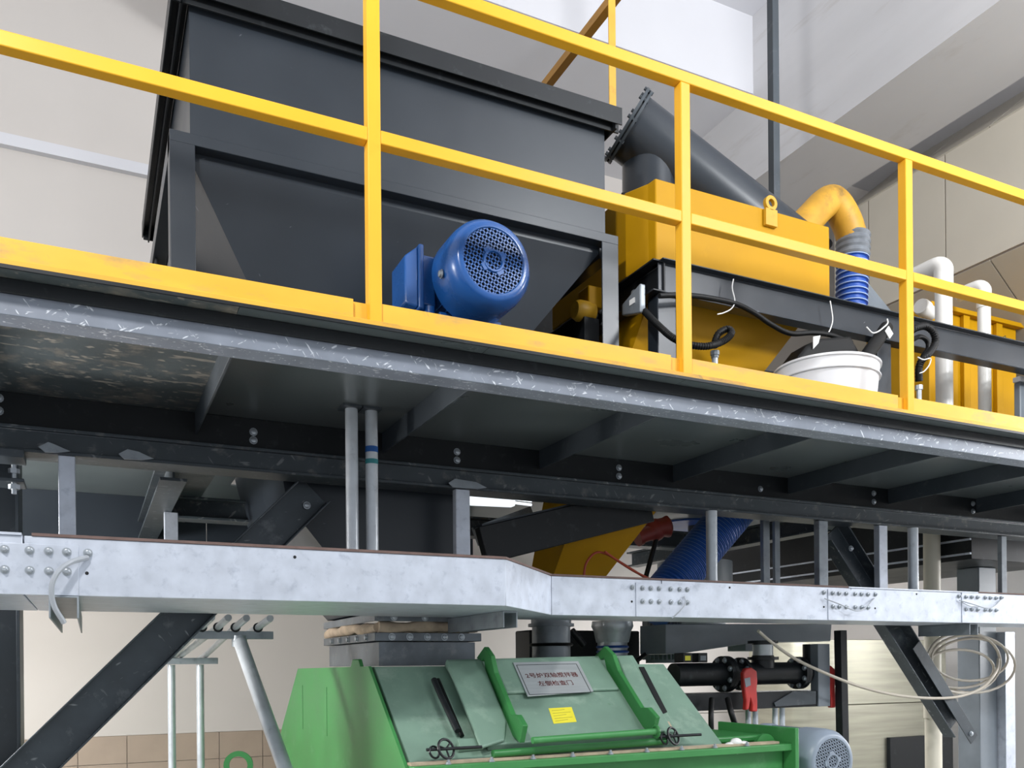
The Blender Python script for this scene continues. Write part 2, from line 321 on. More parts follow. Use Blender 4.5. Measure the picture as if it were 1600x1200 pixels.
# ---------------------------------------------------------------- guard rail
YR = 2.5; S = 0.04
gr = thing('guard_rail', 'yellow square-tube guard rail with toe board along platform edge', 'guard rail', (1.9, YR, 2.585))
PX = [-0.355, 0.762, 1.885, 2.993, 4.10, 5.21, 6.32, 7.43]
for x in PX: MB().box(x - S / 2, x + S / 2, YR - S / 2, YR + S / 2, 2.608, 3.6235).build('post', 'yellow', gr, bevel=0.003)
MB().box(X0, X1, YR - S / 2, YR + S / 2, 3.6235, 3.6635).build('top_rail', 'yellow', gr, bevel=0.003)
for a, b in zip([X0] + PX, PX + [X1]):
    MB().box(a + S / 2, b - S / 2, YR - S / 2, YR + S / 2, 3.134, 3.174).build('mid_rail', 'yellow', gr, bevel=0.003)
    MB().box(a + S / 2 + 0.001, b - S / 2 - 0.045, YR - 0.012, YR - 0.006, 2.609, 2.666).build('toe_board', 'yellow_toe', gr, bevel=0.001)
    MB().box(b - S / 2 - 0.045, b - S / 2, YR + 0.002, YR + 0.008, 2.609, 2.664).build('toe_joint', 'yellow_toe', gr)
MB().box(X0, X1, YR - 0.026, YR + 0.02, 2.584, 2.6085).build('base_strip', 'yellow_scorched', gr, bevel=0.002, label='worn yellow strip with scorch marks')

# ================================================================ CABLE TRUNKING
tr = thing('cable_trunking', 'wide galvanised cable trunking running below the platform', 'cable trunking', (1.4, 3, 1.8))
YT0, YT1, W_, WR = 2.75, 3.20, 0.74, 0.36
ZB, ZT = 1.803, 1.966
JX0, JX1 = 1.303, 1.725
XC = -0.163
MB().box(-1.6, XC - 0.002, YT0, YT0 + W_, ZB, ZT).build('trunking_section', 'galv', tr, bevel=0.002)
MB().box(XC + 0.002, JX0, YT0, YT0 + W_, ZB, ZT).build('trunking_section', 'galv', tr, bevel=0.002)
MB().poly([(JX0 + 0.0005, YT0, ZB), (JX1 - 0.0005, YT1, ZB), (JX1 - 0.0005, YT1 + WR, ZB), (JX0 + 0.0005, YT0 + W_, ZB)], (0, 0, ZT - ZB)).build('trunking_elbow', 'galv', tr, bevel=0.002)
rx = [JX1] + [at(px, 940, YT1).x for px in (1034, 1330, 1530)] + [8.1]
for a, b in zip(rx, rx[1:]): MB().box(a + 0.0015, b - 0.0015, YT1, YT1 + WR, ZB, ZT).build('trunking_section', 'galv', tr, bevel=0.002)
MB().box(-1.6, XC - 0.004, YT0 - 0.006, YT0 + W_, ZT, ZT + 0.007).build('lid', 'galv', tr)
MB().box(XC + 0.02, JX0, YT0 - 0.004, YT0 + W_, ZT, ZT + 0.008).build('lid', 'lid_edge', tr)
MB().poly([(JX0, YT0 - 0.004, ZT), (JX1, YT1 - 0.004, ZT), (JX1, YT1 + WR, ZT), (JX0, YT0 + W_, ZT)], (0, 0, 0.008)).build('lid', 'lid_edge', tr)
a_, b_ = at(1325, 915, YT1).x, at(1527, 920, YT1).x
MB().box(JX1, a_, YT1 - 0.004, YT1 + WR, ZT, ZT + 0.008).build('lid', 'lid_edge', tr)
MB().box(a_, b_, YT1 - 0.006, YT1 + WR, ZT, ZT + 0.006).build('lid', 'galv', tr)
MB().box(b_, 8.1, YT1 - 0.004, YT1 + WR, ZT, ZT + 0.008).build('lid', 'lid_edge', tr)
def splice(pxl, pxr, cols, Y, zt, zb, extra, zrow):
    a = at(pxl, 920, Y).x; b = at(pxr, 920, Y).x
    s = MB().box(a, b, Y - 0.004, Y - 0.0002, zb, zt).build('splice_plate', 'galv', tr, bevel=0.0008)
    for z in zrow:
        for px in cols: piece('bolt', BOLT, (at(px, 940, Y).x, Y - 0.004, z), s)
    for px, z in extra: piece('bolt', BOLT, (at(px, 940, Y).x, Y - 0.001, z), tr)
    return s
zr = (1.925, 1.868)
splice(-60, 123, (-40, -22, 8, 47, 77, 105), YT0, 1.944, 1.8035, [(138, 1.925)], (1.925, 1.870))
splice(993, 1080, (1003, 1016, 1029, 1047, 1061, 1073), YT1, 1.95, 1.8035, [(988, 1.93)], (1.928, 1.87))
splice(1293, 1364, (1300, 1310, 1321, 1335, 1345, 1355), YT1, 1.955, 1.8035, [(1287, 1.938), (1367, 1.938)], (1.936, 1.87))
splice(1502, 1560, (1508, 1517, 1526, 1538, 1546, 1555), YT1, 1.965, 1.8035, [(1498, 1.945), (1564, 1.945)], (1.942, 1.875))
_h = mesh_of(MB().cyl((0, 0.001, 0), (0, -0.0012, 0), 0.005, n=12), 'hole', 'dark_hole')
for px, z, Y in ((136, 1.868, YT0), (461, 1.94, YT0), (1140, 1.945, YT1), (1432, 1.948, YT1), (1287, 1.868, YT1), (1367, 1.868, YT1), (987, 1.868, YT1)):
    piece('hole', _h, (at(px, 920, Y).x, Y, z), tr)
def wire(pts, Y, r=0.004, out=0.02, name='bonding_wire', m='wire_grey'):
    P = []
    for i, (px, py) in enumerate(pts):
        o = out * math.sin(math.pi * i / (len(pts) - 1)) + 0.008
        P.append(at(px, py, Y - o))
    return MB().tube(smooth_path(P, 6), r, 8).build(name, m, tr)
wire([(137, 871), (112, 878), (92, 892), (81, 915), (84, 945), (100, 973)], YT0, 0.0075, 0.05)
wire([(1069, 932), (1071, 943), (1062, 955), (1050, 966)], YT1, 0.003)
wire([(1288, 935), (1312, 944), (1336, 954), (1350, 951), (1366, 935)], YT1, 0.003, 0.03)
wire([(1499, 938), (1520, 944), (1540, 950), (1552, 948), (1563, 938)], YT1, 0.003, 0.03)
wire([(1502, 940), (1515, 947), (1530, 948)], YT1, 0.0025, 0.02)

# supports under the trunking: channels running away from the viewer
def under_channel(x, y0, y1, wd, label, z1=ZB - 0.001, h=0.062):
    return tag(MB().prof([(-wd / 2, 0), (-wd / 2, -h), (-wd / 2 + 0.005, -h), (-wd / 2 + 0.005, -0.005), (wd / 2 - 0.005, -0.005), (wd / 2 - 0.005, -h), (wd / 2, -h), (wd / 2, 0)], (x, y0, z1), (x, y1, z1)).build('support_channel', 'galv_dark', bevel=0.001), label, 'bracket', 'support channels under the trunking')
under_channel(-0.065, 2.74, 3.9, 0.075, 'short open channel bracket under trunking next to thick grey wire')
under_channel(1.44, 3.0, 3.57, 0.06, 'grey channel bracket under trunking beside the mixer inlet')
under_channel(4.36, 3.22, 3.55, 0.07, 'grey channel bracket under trunking above right diagonal brace')

# hangers between beam and trunking
def hanger(px0, px1, ytop, Y, label, mat_='galv', zt=2.349, zb=ZT + 0.008, round_=False, name='hanger', cat='hanger', group='hangers between beam and trunking'):
    a = at(px0, 850, Y).x; b = at(px1, 850, Y).x
    if round_: o = MB().cyl(((a + b) / 2, Y, zb), ((a + b) / 2, Y, zt), (b - a) / 2, n=16).build(name, mat_)
    else:
        d = (b - a) * 0.6
        o = MB().box(a, b, Y, Y + d, zb, zt).build(name, mat_, bevel=0.003)
    return tag(o, label, cat, group)
hanger(92, 119, 695, 3.455, 'flat galvanised hanger strut left of the diagonal galvanised brace')
hanger(713, 735, 745, 3.455, 'flat galvanised hanger strut right of the twin conduits')
hanger(257, 279, 795, 4.4, 'rusty-topped hanger strut in shade behind the trunking', zt=2.33, zb=1.87)
hanger(1374, 1387, 808, 3.46, 'flat galvanised hanger strut right of the right diagonal brace')
hanger(1280, 1294, 822, 3.47, 'dark grey hanger strut left of the right diagonal brace', 'galv_dark')
hanger(1105, 1119, 797, 3.47, 'round galvanised hanger pipe in front of blue ribbed hose', round_=True, mat_='galv_pipe')
hanger(1421, 1432, 820, 3.47, 'thin round conduit beside the cream pipe', round_=True, mat_='galv_pipe')
hanger(1193, 1203, 845, 3.80, 'left one of two thin dark hanger straps behind trunking', 'galv_dark', zt=2.574)
hanger(1211, 1219, 845, 3.80, 'right one of two thin dark hanger straps behind trunking', 'galv_dark', zt=2.574)
hanger(1565, 1573, 832, 3.47, 'thin dark hanger strap right of the right column', 'galv_dark')

# twin conduits through the deck
for k, (px, lab) in enumerate(((550, 'plain galvanised conduit dropping from deck to trunking'), (581, 'galvanised conduit with blue and green tape bands'))):
    p = at(px, 750, 3.23)
    c = thing('conduit', lab, 'conduit', (p.x, 3.23, ZT + 0.008), 'twin conduits')
    MB().cyl((p.x, 3.23, ZT + 0.009), (p.x, 3.23, 2.574), 0.0235, n=20).build('pipe', 'galv_pipe', c)
    MB().box(p.x - 0.042, p.x + 0.03, 3.19, 3.27, 2.566, 2.5745).build('flange', 'dark_steel', c)
    if k:
        z = at(px, 703, 3.23).z; MB().cyl((p.x, 3.23, z - 0.011), (p.x, 3.23, z + 0.011), 0.0245, n=20).build('tape_band', 'blue', c, label='blue tape band')
        z = at(px, 722, 3.23).z; MB().cyl((p.x, 3.23, z - 0.009), (p.x, 3.23, z + 0.009), 0.0245, n=20).build('tape_band', mat('tape_teal', '#2c7f84', 0.4), c, label='green tape band')

scratch(mat('brace_paint', '#454c52', 0.36, metal=0.3, var=0.2, vscale=8, spots='#8a9094', spot_amt=0.5, spot_scale=9), '#b0b4b6', 45, 0.76, 0.5)
# diagonal braces and columns
br = thing('diagonal_brace', 'thick dark diagonal channel brace running down to left column', 'brace', (-0.2, 3.6, 1.2), 'diagonal braces')
p0, p1 = V(0.845, 3.61, 2.33), V(-0.62, 3.61, 0.80)
MB().channel(p0, p1, 0.07, 0.15, 0.007, up=(-1, 0, 1), flip=-1).build('channel_section', 'brace_paint', br, bevel=0.002)
d = (p1 - p0).normalized()
piece('bolt', RIVET, p0 + d * 0.09 + V(0.03, 0.02, 0.0), br)
br = thing('diagonal_brace', 'dark diagonal channel brace running down to right column', 'brace', (4.7, 3.6, 1.2), 'diagonal braces')
p0, p1 = V(3.735, 3.61, 2.318), V(4.72, 3.61, 1.19)
MB().channel(p0, p1, 0.08, 0.16, 0.008, up=(1, 0, 1), flip=1).build('channel_section', 'brace_paint', br, bevel=0.002)
d = (p1 - p0).normalized(); n_ = V(d.z, 0, -d.x)
MB().bar(p0 + d * 0.86 - V(0, 0.043, 0) - n_ * 0.035, p1 + d * 0.12 - V(0, 0.043, 0) - n_ * 0.03, 0.006, 0.075, up=(1, 0, 1)).build('tie_plate', 'dark_steel', br)
piece('bolt', RIVET, p1 + d * 0.07 - V(0, 0.048, 0) - n_ * 0.03, br); piece('bolt', RIVET, p0 + d * 0.12 - V(0, 0.045, 0), br)
c = thing('column', 'dark steel column at left picture edge', 'column', (-0.33, 3.6, 0), 'platform columns')
MB().ibeam((-0.332, 3.78, 0.02), (-0.332, 3.78, 2.573), 0.2, 0.2, 0.012, 0.01, up=(1, 0, 0)).build('shaft', 'dark_steel', c, bevel=0.002)
MB().box(-0.48, -0.17, 3.66, 3.90, 0, 0.02).build('base_plate', 'dark_steel', c)
c = thing('column', 'grey square steel column behind trunking on the right', 'column', (4.86, 4.05, 0), 'platform columns')
xa = at(1529, 870, 4.0).x; xb = at(1556, 870, 4.0).x
MB().box(xa, xb, 4.0, 4.17, 0.02, 2.238).build('shaft', 'hull_grey', c, bevel=0.006)
MB().box(xa - 0.06, xb + 0.06, 3.94, 4.23, 0, 0.02).build('base_plate', 'dark_steel', c)
p = at(1563, 1100, 3.98); q = at(1579, 1100, 3.98)
ts = thing('strut_post', 'tall galvanised strut post bolted beside the right column', 'post', (p.x, 3.98, 0))
MB().channel((p.x + 0.05, 3.98, 0.0), (p.x + 0.05, 3.98, ZB - 0.01), 0.08, 0.10, 0.005, up=(1, 0, 0)).build('channel_section', 'galv', ts, bevel=0.002)

# ================================================================ FEED HOPPER
HX0, HX1, HY0, HY1 = 0.335, 2.065, 3.30, 5.15
ZTOP, ZF = 3.99, 3.50                     # rim height, bottom of the straight bin wall
hp = thing('feed_hopper', 'large dark grey feed hopper in steel frame on platform', 'hopper', (1.2, 4.2, 2.585))
def hollow(x0, x1, y0, y1, z0, z1, t=0.006):
    m = MB()
    m.box(x0, x1, y0, y0 + t, z0, z1); m.box(x0, x1, y1 - t, y1, z0, z1); m.box(x0, x0 + t, y0 + t, y1 - t, z0, z1); m.box(x1 - t, x1, y0 + t, y1 - t, z0, z1); return m
hollow(HX0, HX1, HY0, HY1, ZF, ZTOP).build('bin_wall', 'hopper', hp, label='straight upper bin wall')
e = 0.055
rim = MB()
for (a, b) in (((HX0 - e, HY0 - e / 2), (HX1 + e, HY0 - e / 2)), ((HX0 - e, HY1 + e / 2), (HX1 + e, HY1 + e / 2))):
    rim.bar((a[0], a[1], ZTOP + 0.004), (b[0], b[1], ZTOP + 0.004), e, 0.008)
    rim.box(a[0], b[0], a[1] - 0.004, a[1] + 0.004, ZTOP - 0.05, ZTOP)
for x in (HX0 - e / 2, HX1 + e / 2):
    rim.bar((x, HY0, ZTOP + 0.004), (x, HY1, ZTOP + 0.004), e, 0.008)
    rim.box(x - 0.004, x + 0.004, HY0 - e, HY1 + e, ZTOP - 0.05, ZTOP)
rim.build('rim', 'black_steel', hp, bevel=0.001)
MB().box(HX0 - e, HX1 + e, HY0 - e - 0.006, HY0 - e, ZTOP - 0.03, ZTOP + 0.045).box(HX0 - e - 0.006, HX0 - e, HY0 - e, HY1 + e, ZTOP - 0.03, ZTOP + 0.045).build('rim_angle', 'black_steel', hp, bevel=0.001)
# tapering cone in two stages
cone = MB()
def rect(x0, x1, y0, y1, z): return [V(x0, y0, z), V(x1, y0, z), V(x1, y1, z), V(x0, y1, z)]
rings = [rect(HX0 + 0.01, HX1 - 0.01, HY0 + 0.05, HY1 - 0.03, ZF), rect(HX0 + 0.01, HX1 - 0.01, HY0 + 0.05, HY1 - 0.03, ZF - 0.07), rect(0.64, 1.68, 3.52, 4.9, 2.95), rect(0.70, 1.50, 3.665, 4.75, 2.55), rect(0.74, 1.53, 3.665, 4.6, 2.28), rect(1.10, 1.54, 3.665, 4.45, 1.835)]
cone.loft(rings, caps=False); co = cone.build('cone', 'hopper', hp, smooth=False, label='tapering cone passing through the deck')
so = co.modifiers.new('sheet', 'SOLIDIFY'); so.thickness = 0.005; so.offset = 1
# frame: corner posts and rails
fp = 0.085
for (x, s1) in ((HX0 - 0.069, 1), (HX1 - 0.02, -1)):
    for y in (HY0 - 0.005, HY1 - fp):
        MB().box(x, x + 0.085, y, y + 0.008, 2.584, ZF - 0.001).box(*((x, x + 0.008) if s1 > 0 else (x + 0.077, x + 0.085)), y + 0.008, y + fp, 2.584, ZF - 0.001).build('frame_post', 'hopper', hp, bevel=0.002)
MB().prof([(0, -0.005), (0.06, -0.005), (0.06, 0.002), (0.008, 0.002), (0.008, 0.035), (0, 0.035)], (HX1 + 0.065, HY0 - 0.006, ZF - 0.036), (HX0 - 0.069, HY0 - 0.006, ZF - 0.036)).build('frame_rail', 'hopper', hp, bevel=0.002)
MB().prof([(0, -0.035), (0.06, -0.035), (0.06, -0.028), (0.008, -0.028), (0.008, 0.035), (0, 0.035)], (HX0 - 0.069, HY0, ZF - 0.036), (HX0 - 0.069, HY1, ZF - 0.036)).build('frame_rail', 'hopper', hp, bevel=0.002)
MB().bar((HX1 + 0.05, HY0 + 0.08, ZF - 0.036), (HX1 + 0.05, HY1, ZF - 0.036), 0.06, 0.07).build('frame_rail', 'hopper', hp)
MB().bar((HX0, HY1 - 0.04, ZF - 0.036), (HX1, HY1 - 0.04, ZF - 0.036), 0.06, 0.07).build('frame_rail', 'hopper', hp)
MB().box(HX0 - 0.06, HX0 - 0.052, HY0 + 0.9, HY1, 2.9, ZF - 0.07).build('side_sheet', 'black_steel', hp)
# yellow hand rail standing on the rim
hr = thing('hopper_handrail', 'yellow angle handrail standing on hopper rim corner', 'handrail', (2.07, 3.3, ZTOP + 0.01))
p = at(965, 165, 3.29)
MB().prof([(0, 0), (0.035, 0), (0.035, 0.005), (0.005, 0.005), (0.005, 0.035), (0, 0.035)], (p.x - 0.02, 3.27, ZTOP + 0.008), (p.x - 0.02, 3.27, 5.0), up=(0, 1, 0)).build('post', 'yellow_dull', hr)
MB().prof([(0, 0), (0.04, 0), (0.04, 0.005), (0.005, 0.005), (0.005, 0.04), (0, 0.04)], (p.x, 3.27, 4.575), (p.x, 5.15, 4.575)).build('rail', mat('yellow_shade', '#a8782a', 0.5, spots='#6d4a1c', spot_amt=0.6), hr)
MB().prof([(0, 0), (0.035, 0), (0.035, 0.005), (0.005, 0.005), (0.005, 0.035), (0, 0.035)], (p.x - 0.02, 5.12, ZTOP + 0.008), (p.x - 0.02, 5.12, 5.0), up=(0, 1, 0)).build('post', 'yellow_dull', hr)

# ================================================================ MOTORS
def motor(name, label, face, R, length, m_body, tbox=None, hole='dark_hole', rot=0.6):
    """fan end at face looking towards -Y, body running back along +Y"""
    fx, fy, fz = face; t = thing(name, label, 'motor', (fx, fy + length / 2, fz - R))
    MB().lathe((fx, fy, fz), (0, 1, 0), [(0.004, R * 0.70), (0.0, R * 0.72), (0.0, R * 0.80), (0.006, R * 0.86), (0.035, R * 0.97), (0.07, R), (R * 1.15, R * 1.0), (R * 1.17, R * 0.97), (R * 1.16, R * 0.93), (R * 0.5, R * 0.9), (0.012, R * 0.76), (0.004, R * 0.70)], 48, caps=False).build('fan_cover', m_body, t)
    MB().cyl((fx, fy + 0.012, fz), (fx, fy + 0.016, fz), R * 0.74, n=36).build('grille_backing', hole, t)
    g = MB(); step = R * 0.102; rr = R * 0.73; ca, sa = math.cos(rot), math.sin(rot)
    n = int(rr / step)
    for k in range(-n, n + 1):
        o = (k + 0.5) * step
        if abs(o) >= rr: continue
        h = math.sqrt(rr * rr - o * o)
        for (a, b) in (((o, -h), (o, h)), ((-h, o), (h, o))):
            p = [V(fx + u * ca - v * sa, fy + 0.006, fz + u * sa + v * ca) for u, v in (a, b)]
            g.bar(p[0], p[1], step * 0.36, 0.004, up=(0, 1, 0))
    for u, v in ((1, 0), (-1, 0), (0, 1), (0, -1)):
        p = [V(fx + (u * q) * ca - (v * q) * sa, fy + 0.004, fz + (u * q) * sa + (v * q) * ca) for q in (R * 0.2, R * 0.32)]
        g.bar(p[0], p[1], R * 0.16, 0.007, up=(0, 1, 0))
    g.torus((fx, fy + 0.003, fz), (0, 1, 0), R * 0.22, R * 0.035, 24, 6)
    g.build('grille', m_body, t)
    y0, y1 = fy + R * 1.1, fy + length
    MB().cyl((fx, y0, fz), (fx, y1, fz), R * 0.84, n=36).build('body', m_body, t)
    fin = MB()
    for k in range(36):
        a = 2 * math.pi * k / 36
        if tbox and math.cos(a - math.pi) > 0.86: continue
        c_, s_ = math.cos(a), math.sin(a)
        fin.prof([(-0.0022, 0), (0.0022, 0), (0.0016, R * 0.15), (-0.0016, R * 0.15)], (fx + c_ * R * 0.82, y0 + 0.01, fz + s_ * R * 0.82), (fx + c_ * R * 0.82, y1 - 0.02, fz + s_ * R * 0.82), up=(c_, 0, s_))
    fn = fin.build('fin', m_body, t); fn['kind'] = 'stuff'; fn['label'] = 'row of thin cooling fins'
    MB().lathe((fx, y1, fz), (0, 1, 0), [(-0.03, R * 0.9), (0, R * 1.02), (0.03, R * 1.02), (0.05, R * 0.6), (0.07, R * 0.4)], 32).build('end_shield', m_body, t)
    for s in (-1, 1):
        MB().bar((fx + s * R * 0.62, y0 + 0.03, fz - R * 0.92), (fx + s * R * 0.62, y1 - 0.03, fz - R * 0.92), R * 0.3, R * 0.35).build('foot', m_body, t, bevel=0.004)
    piece('bolt', RIVET, (fx - R * 1.0, fy + 0.09, fz - 0.04), t, (0, 0, -math.pi / 2))
    if tbox:
        x = fx - R * 0.8
        MB().box(x - 0.055, x, y0 + 0.05, y0 + 0.19, fz - R * 0.62, fz + R * 0.52).build('terminal_neck', m_body, t, bevel=0.008)
        MB().box(x - 0.075, x - 0.055, y0 + 0.02, y0 + 0.22, fz - R * 0.78, fz + R * 0.66).build('terminal_box', m_body, t, bevel=0.006)
        MB().poly([(x - 0.0755, y0 + 0.03, fz - R * 0.74), (x - 0.115, y0 + 0.06, fz - R * 0.6), (x - 0.115, y0 + 0.06, fz + R * 0.45), (x - 0.0755, y0 + 0.03, fz + R * 0.62)], (0, 0.15, 0)).build('terminal_lid', m_body, t, bevel=0.006)
        MB().cyl((x - 0.03, y0 + 0.04, fz - R * 0.68), (x - 0.03, y0 + 0.04, fz - R * 0.9), 0.02, n=12).build('cable_gland', m_body, t)
    return t
p = at(772, 407, 2.74)
mt = motor('electric_motor', 'blue electric motor with square-hole fan grille on platform', (p.x, 2.74, p.z), 0.160, 0.46, 'blue', True)
MB().box(p.x - 0.12, p.x + 0.12, 2.95, 3.25, 2.584, p.z - 0.15).build('mounting_base', 'black_steel', mt, bevel=0.004)
MB().lathe((p.x, 3.2, p.z), (0, 1, 0), [(0, 0.06), (0.1, 0.06), (0.1, 0.10), (0.14, 0.10)], 20).build('gear_neck', 'black_steel', mt)

# ================================================================ YELLOW BIN ON ITS FRAME
yb = thing('yellow_bin', 'yellow sheet-steel dust bin with faceted corners on dark frame', 'bin', (2.8, 3.7, 3.38))
BX0, BX1, BY0, BY1 = 2.30, 3.35, 3.25, 4.12
ZBB, ZBT = 3.384, 3.775
cc = 0.035
foot = [(BX0 + 0, BY0), (BX1 - 0.0, BY0), (BX1, BY1), (BX0 - 0.06, BY1), (BX0 - cc - 0.02, BY1 - 0.2), (BX0 - cc - 0.02, BY0 + 0.16), (BX0 - cc + 0.03, BY0 + 0.05)]
MB().loft([[V(x, y, ZBB) for x, y in foot], [V(x, y, ZBT) for x, y in foot]]).build('bin_body', 'yellow_bin', yb, bevel=0.006, smooth=False)
lx = at(1201, 310, BY0).x
lug = MB(); N_ = 14
outer = [V(lx - 0.035, BY0 - 0.001, 3.69)] + [V(lx + 0.035 * math.cos(math.pi - math.pi * k / N_), BY0 - 0.001, 3.80 + 0.035 * math.sin(math.pi * k / N_)) for k in range(N_ + 1)] + [V(lx + 0.035, BY0 - 0.001, 3.69)]
inner = [V(lx + 0.001 * 0 - 0.017, BY0 - 0.001, 3.80)] + [V(lx + 0.017 * math.cos(math.pi + math.pi / 2 - 0 - (2 * math.pi) * k / (N_ + 2) - math.pi / 2), BY0 - 0.001, 3.80 + 0.017 * math.sin(math.pi - 2 * math.pi * k / (N_ + 2))) for k in range(1, N_ + 2)] + [V(lx - 0.017, BY0 - 0.001, 3.7999)]
# plate with a round hole: upper ring and lower tongue
ringv = []
for k in range(24):
    a = 2 * math.pi * k / 24; ringv.append((math.cos(a), math.sin(a)))
lug.loft([[V(lx + c * 0.036, BY0 - 0.001, 3.80 + s * 0.036) for c, s in ringv], [V(lx + c * 0.036, BY0 - 0.021, 3.80 + s * 0.036) for c, s in ringv], [V(lx + c * 0.018, BY0 - 0.021, 3.80 + s * 0.018) for c, s in ringv], [V(lx + c * 0.018, BY0 - 0.001, 3.80 + s * 0.018) for c, s in ringv], [V(lx + c * 0.036, BY0 - 0.001, 3.80 + s * 0.036) for c, s in ringv]], caps=False)
lug.box(lx - 0.036, lx + 0.036, BY0 - 0.021, BY0 - 0.001, 3.69, 3.771)
lug.build('lifting_lug', 'yellow_dull', yb, bevel=0.002)
bc = MB().loft([rect(2.36, 3.30, 3.32, 4.1, 3.38), rect(2.06, 2.28, 3.93, 4.13, 1.87)], caps=True).build('cone', 'yellow_bin', yb, smooth=False, label='yellow cone tapering down through the deck')
op = MB(); c0 = V(2.17, 4.03, 0)
op.lathe((2.17, 4.03, 1.87), (0, 0, -1), [(0, 0.105), (0.06, 0.105), (0.0601, 0.12), (0.075, 0.12), (0.0751, 0.10), (0.27, 0.10)], 28).build('outlet_pipe', 'galv_dark', yb)
MB().torus((2.17, 4.03, 1.70), (0, 0, 1), 0.107, 0.008, 28, 8).build('clamp_ring', 'black_rubber', yb)

# dark inclined inlet duct with flange
du = thing('inlet_duct', 'dark grey angled round duct with bolted flange feeding yellow bin', 'duct', (2.5, 3.7, 3.78))
Yd = 3.66
fc = at(983, 199, Yd); e1 = at(1012, 158, Yd); e0 = at(953, 240, Yd)
ax = (at(1180, 302, Yd) - at(1010, 167, Yd)).normalized()
_v = ray(983, 199).normalized(); ax = (ax - _v * ax.dot(_v)).normalized()
R_ = (e1 - e0).length / 2 * 0.80
end = fc + ax * 0.70
t_end = (fc.z - ZBT - 0.0) / -ax.z
rings = [MB().ring(fc, ax, R_, 32), MB().ring(fc + ax * 0.30, ax, R_, 32)]
r3 = [p + ax * ((ZBT + 0.002 - p.z) / ax.z) for p in MB().ring(fc, ax, R_, 32)]
MB().loft([rings[0], r3]).build('inclined_pipe', 'hopper', du)
MB().lathe(fc, -ax, [(-0.012, R_ * 1.02), (-0.012, R_ * 1.16), (0.0, R_ * 1.16), (0.0005, R_ * 1.05), (0.008, R_ * 1.05), (0.0085, R_ * 1.18), (0.022, R_ * 1.18), (0.022, 0.01)], 32).build('flange', 'dark_steel', du)
bl = MB()
for k in range(10):
    a = 2 * math.pi * k / 10 + 0.2; _, sd, u2 = bl.frame(ax); c = fc + (sd * math.cos(a) + u2 * math.sin(a)) * R_ * 1.1
    bb = MB().lathe(c - ax * 0.034, ax, [(0, 0.009), (0.05, 0.009)], 6).build('flange_bolt', 'dark_steel', du)
vx = at(1012, 280, Yd).x
MB().lathe((vx + 0.01, Yd, ZBT + 0.002), (0, 0, 1), [(0, 0.155), (0.02, 0.155), (0.021, 0.138), (0.34, 0.135), (0.36, 0.10)], 32).build('vertical_leg', 'hopper', du)
MB().torus((vx + 0.01, Yd, ZBT + 0.09), (0, 0, 1), 0.139, 0.005, 28, 6).build('weld_bead', 'dark_steel', du)
MB().tube(smooth_path([at(972, 305, 3.5), at(985, 303, 3.49), at(1005, 296, 3.49), at(1022, 285, 3.5)]), 0.012, 8).build('sealing_strip', 'black_rubber', du)

# support frame
sf = thing('bin_frame', 'dark steel channel frame on posts under yellow bin', 'frame', (3.2, 3.6, 2.585))
FX0, FX1, FY0, FY1 = 2.27, 5.6, 3.20, 4.15
sec = [(-0.03, -0.07), (0.035, -0.07), (0.035, -0.062), (-0.022, -0.062), (-0.022, 0.062), (0.035, 0.062), (0.035, 0.07), (-0.03, 0.07)]
sec2 = [(0.05, -0.07), (0.05, -0.062), (-0.0, -0.062), (-0.0, 0.062), (0.05, 0.062), (0.05, 0.07), (-0.045, 0.07), (-0.045, 0.064), (-0.008, 0.064), (-0.008, -0.062), (-0.02, -0.07)]
MB().prof(sec2, (FX1, FY0, 3.305), (FX0, FY0, 3.305)).build('front_channel', 'hopper', sf, bevel=0.002)
MB().prof(sec, (FX0 + 0.03, FY1, 3.305), (4.4, FY1, 3.305)).build('rear_channel', 'hopper', sf, bevel=0.002)
MB().prof([(a, b) for a, b in sec], (FX0 + 0.0, FY1 + 0.5, 3.305), (FX0 + 0.0, FY0 - 0.02, 3.305)).build('side_channel', 'black_steel', sf, bevel=0.002)
for k, (px, py) in enumerate(((948, 487), (941, 495), (953, 507), (1000, 460))):
    q = ray(px, py); q = EYE + q * ((FX0 - 0.001) / q.x)
    piece('bolt', RIVET, (FX0 - 0.034, q.y, q.z), sf, (0, 0, -math.pi / 2))
for x in (2.275, 3.625, 4.95):
    for y in (FY0 + 0.005, FY1 - 0.06)[:2 if x < 4 else 1]:
        MB().box(x, x + 0.10, y, y + 0.08, 2.584, 3.234).build('frame_post', 'hopper', sf, bevel=0.004)

# machinery behind, between hopper and bin
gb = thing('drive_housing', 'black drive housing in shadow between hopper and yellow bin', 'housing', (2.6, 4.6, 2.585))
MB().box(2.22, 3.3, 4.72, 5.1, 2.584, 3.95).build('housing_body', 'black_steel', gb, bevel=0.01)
vb = thing('vibrator', 'small yellow vibrator motor bolted on hopper side in shadow', 'motor', (2.15, 3.9, 2.7))
p = at(912, 487, 3.62)
MB().lathe((p.x - 0.05, 3.62, p.z), (1, 0, 0), [(0, 0.04), (0.02, 0.05), (0.07, 0.05), (0.08, 0.045), (0.10, 0.045), (0.11, 0.03)], 18).build('casing', 'yellow_dull', vb)
MB().box(p.x + 0.01, p.x + 0.10, 3.59, 3.69, p.z + 0.02, p.z + 0.12).build('terminal_box', 'yellow_bin', vb, bevel=0.006)
MB().box(p.x - 0.02, p.x + 0.06, 3.58, 3.68, 2.584, p.z - 0.04).build('stand', 'black_steel', vb)

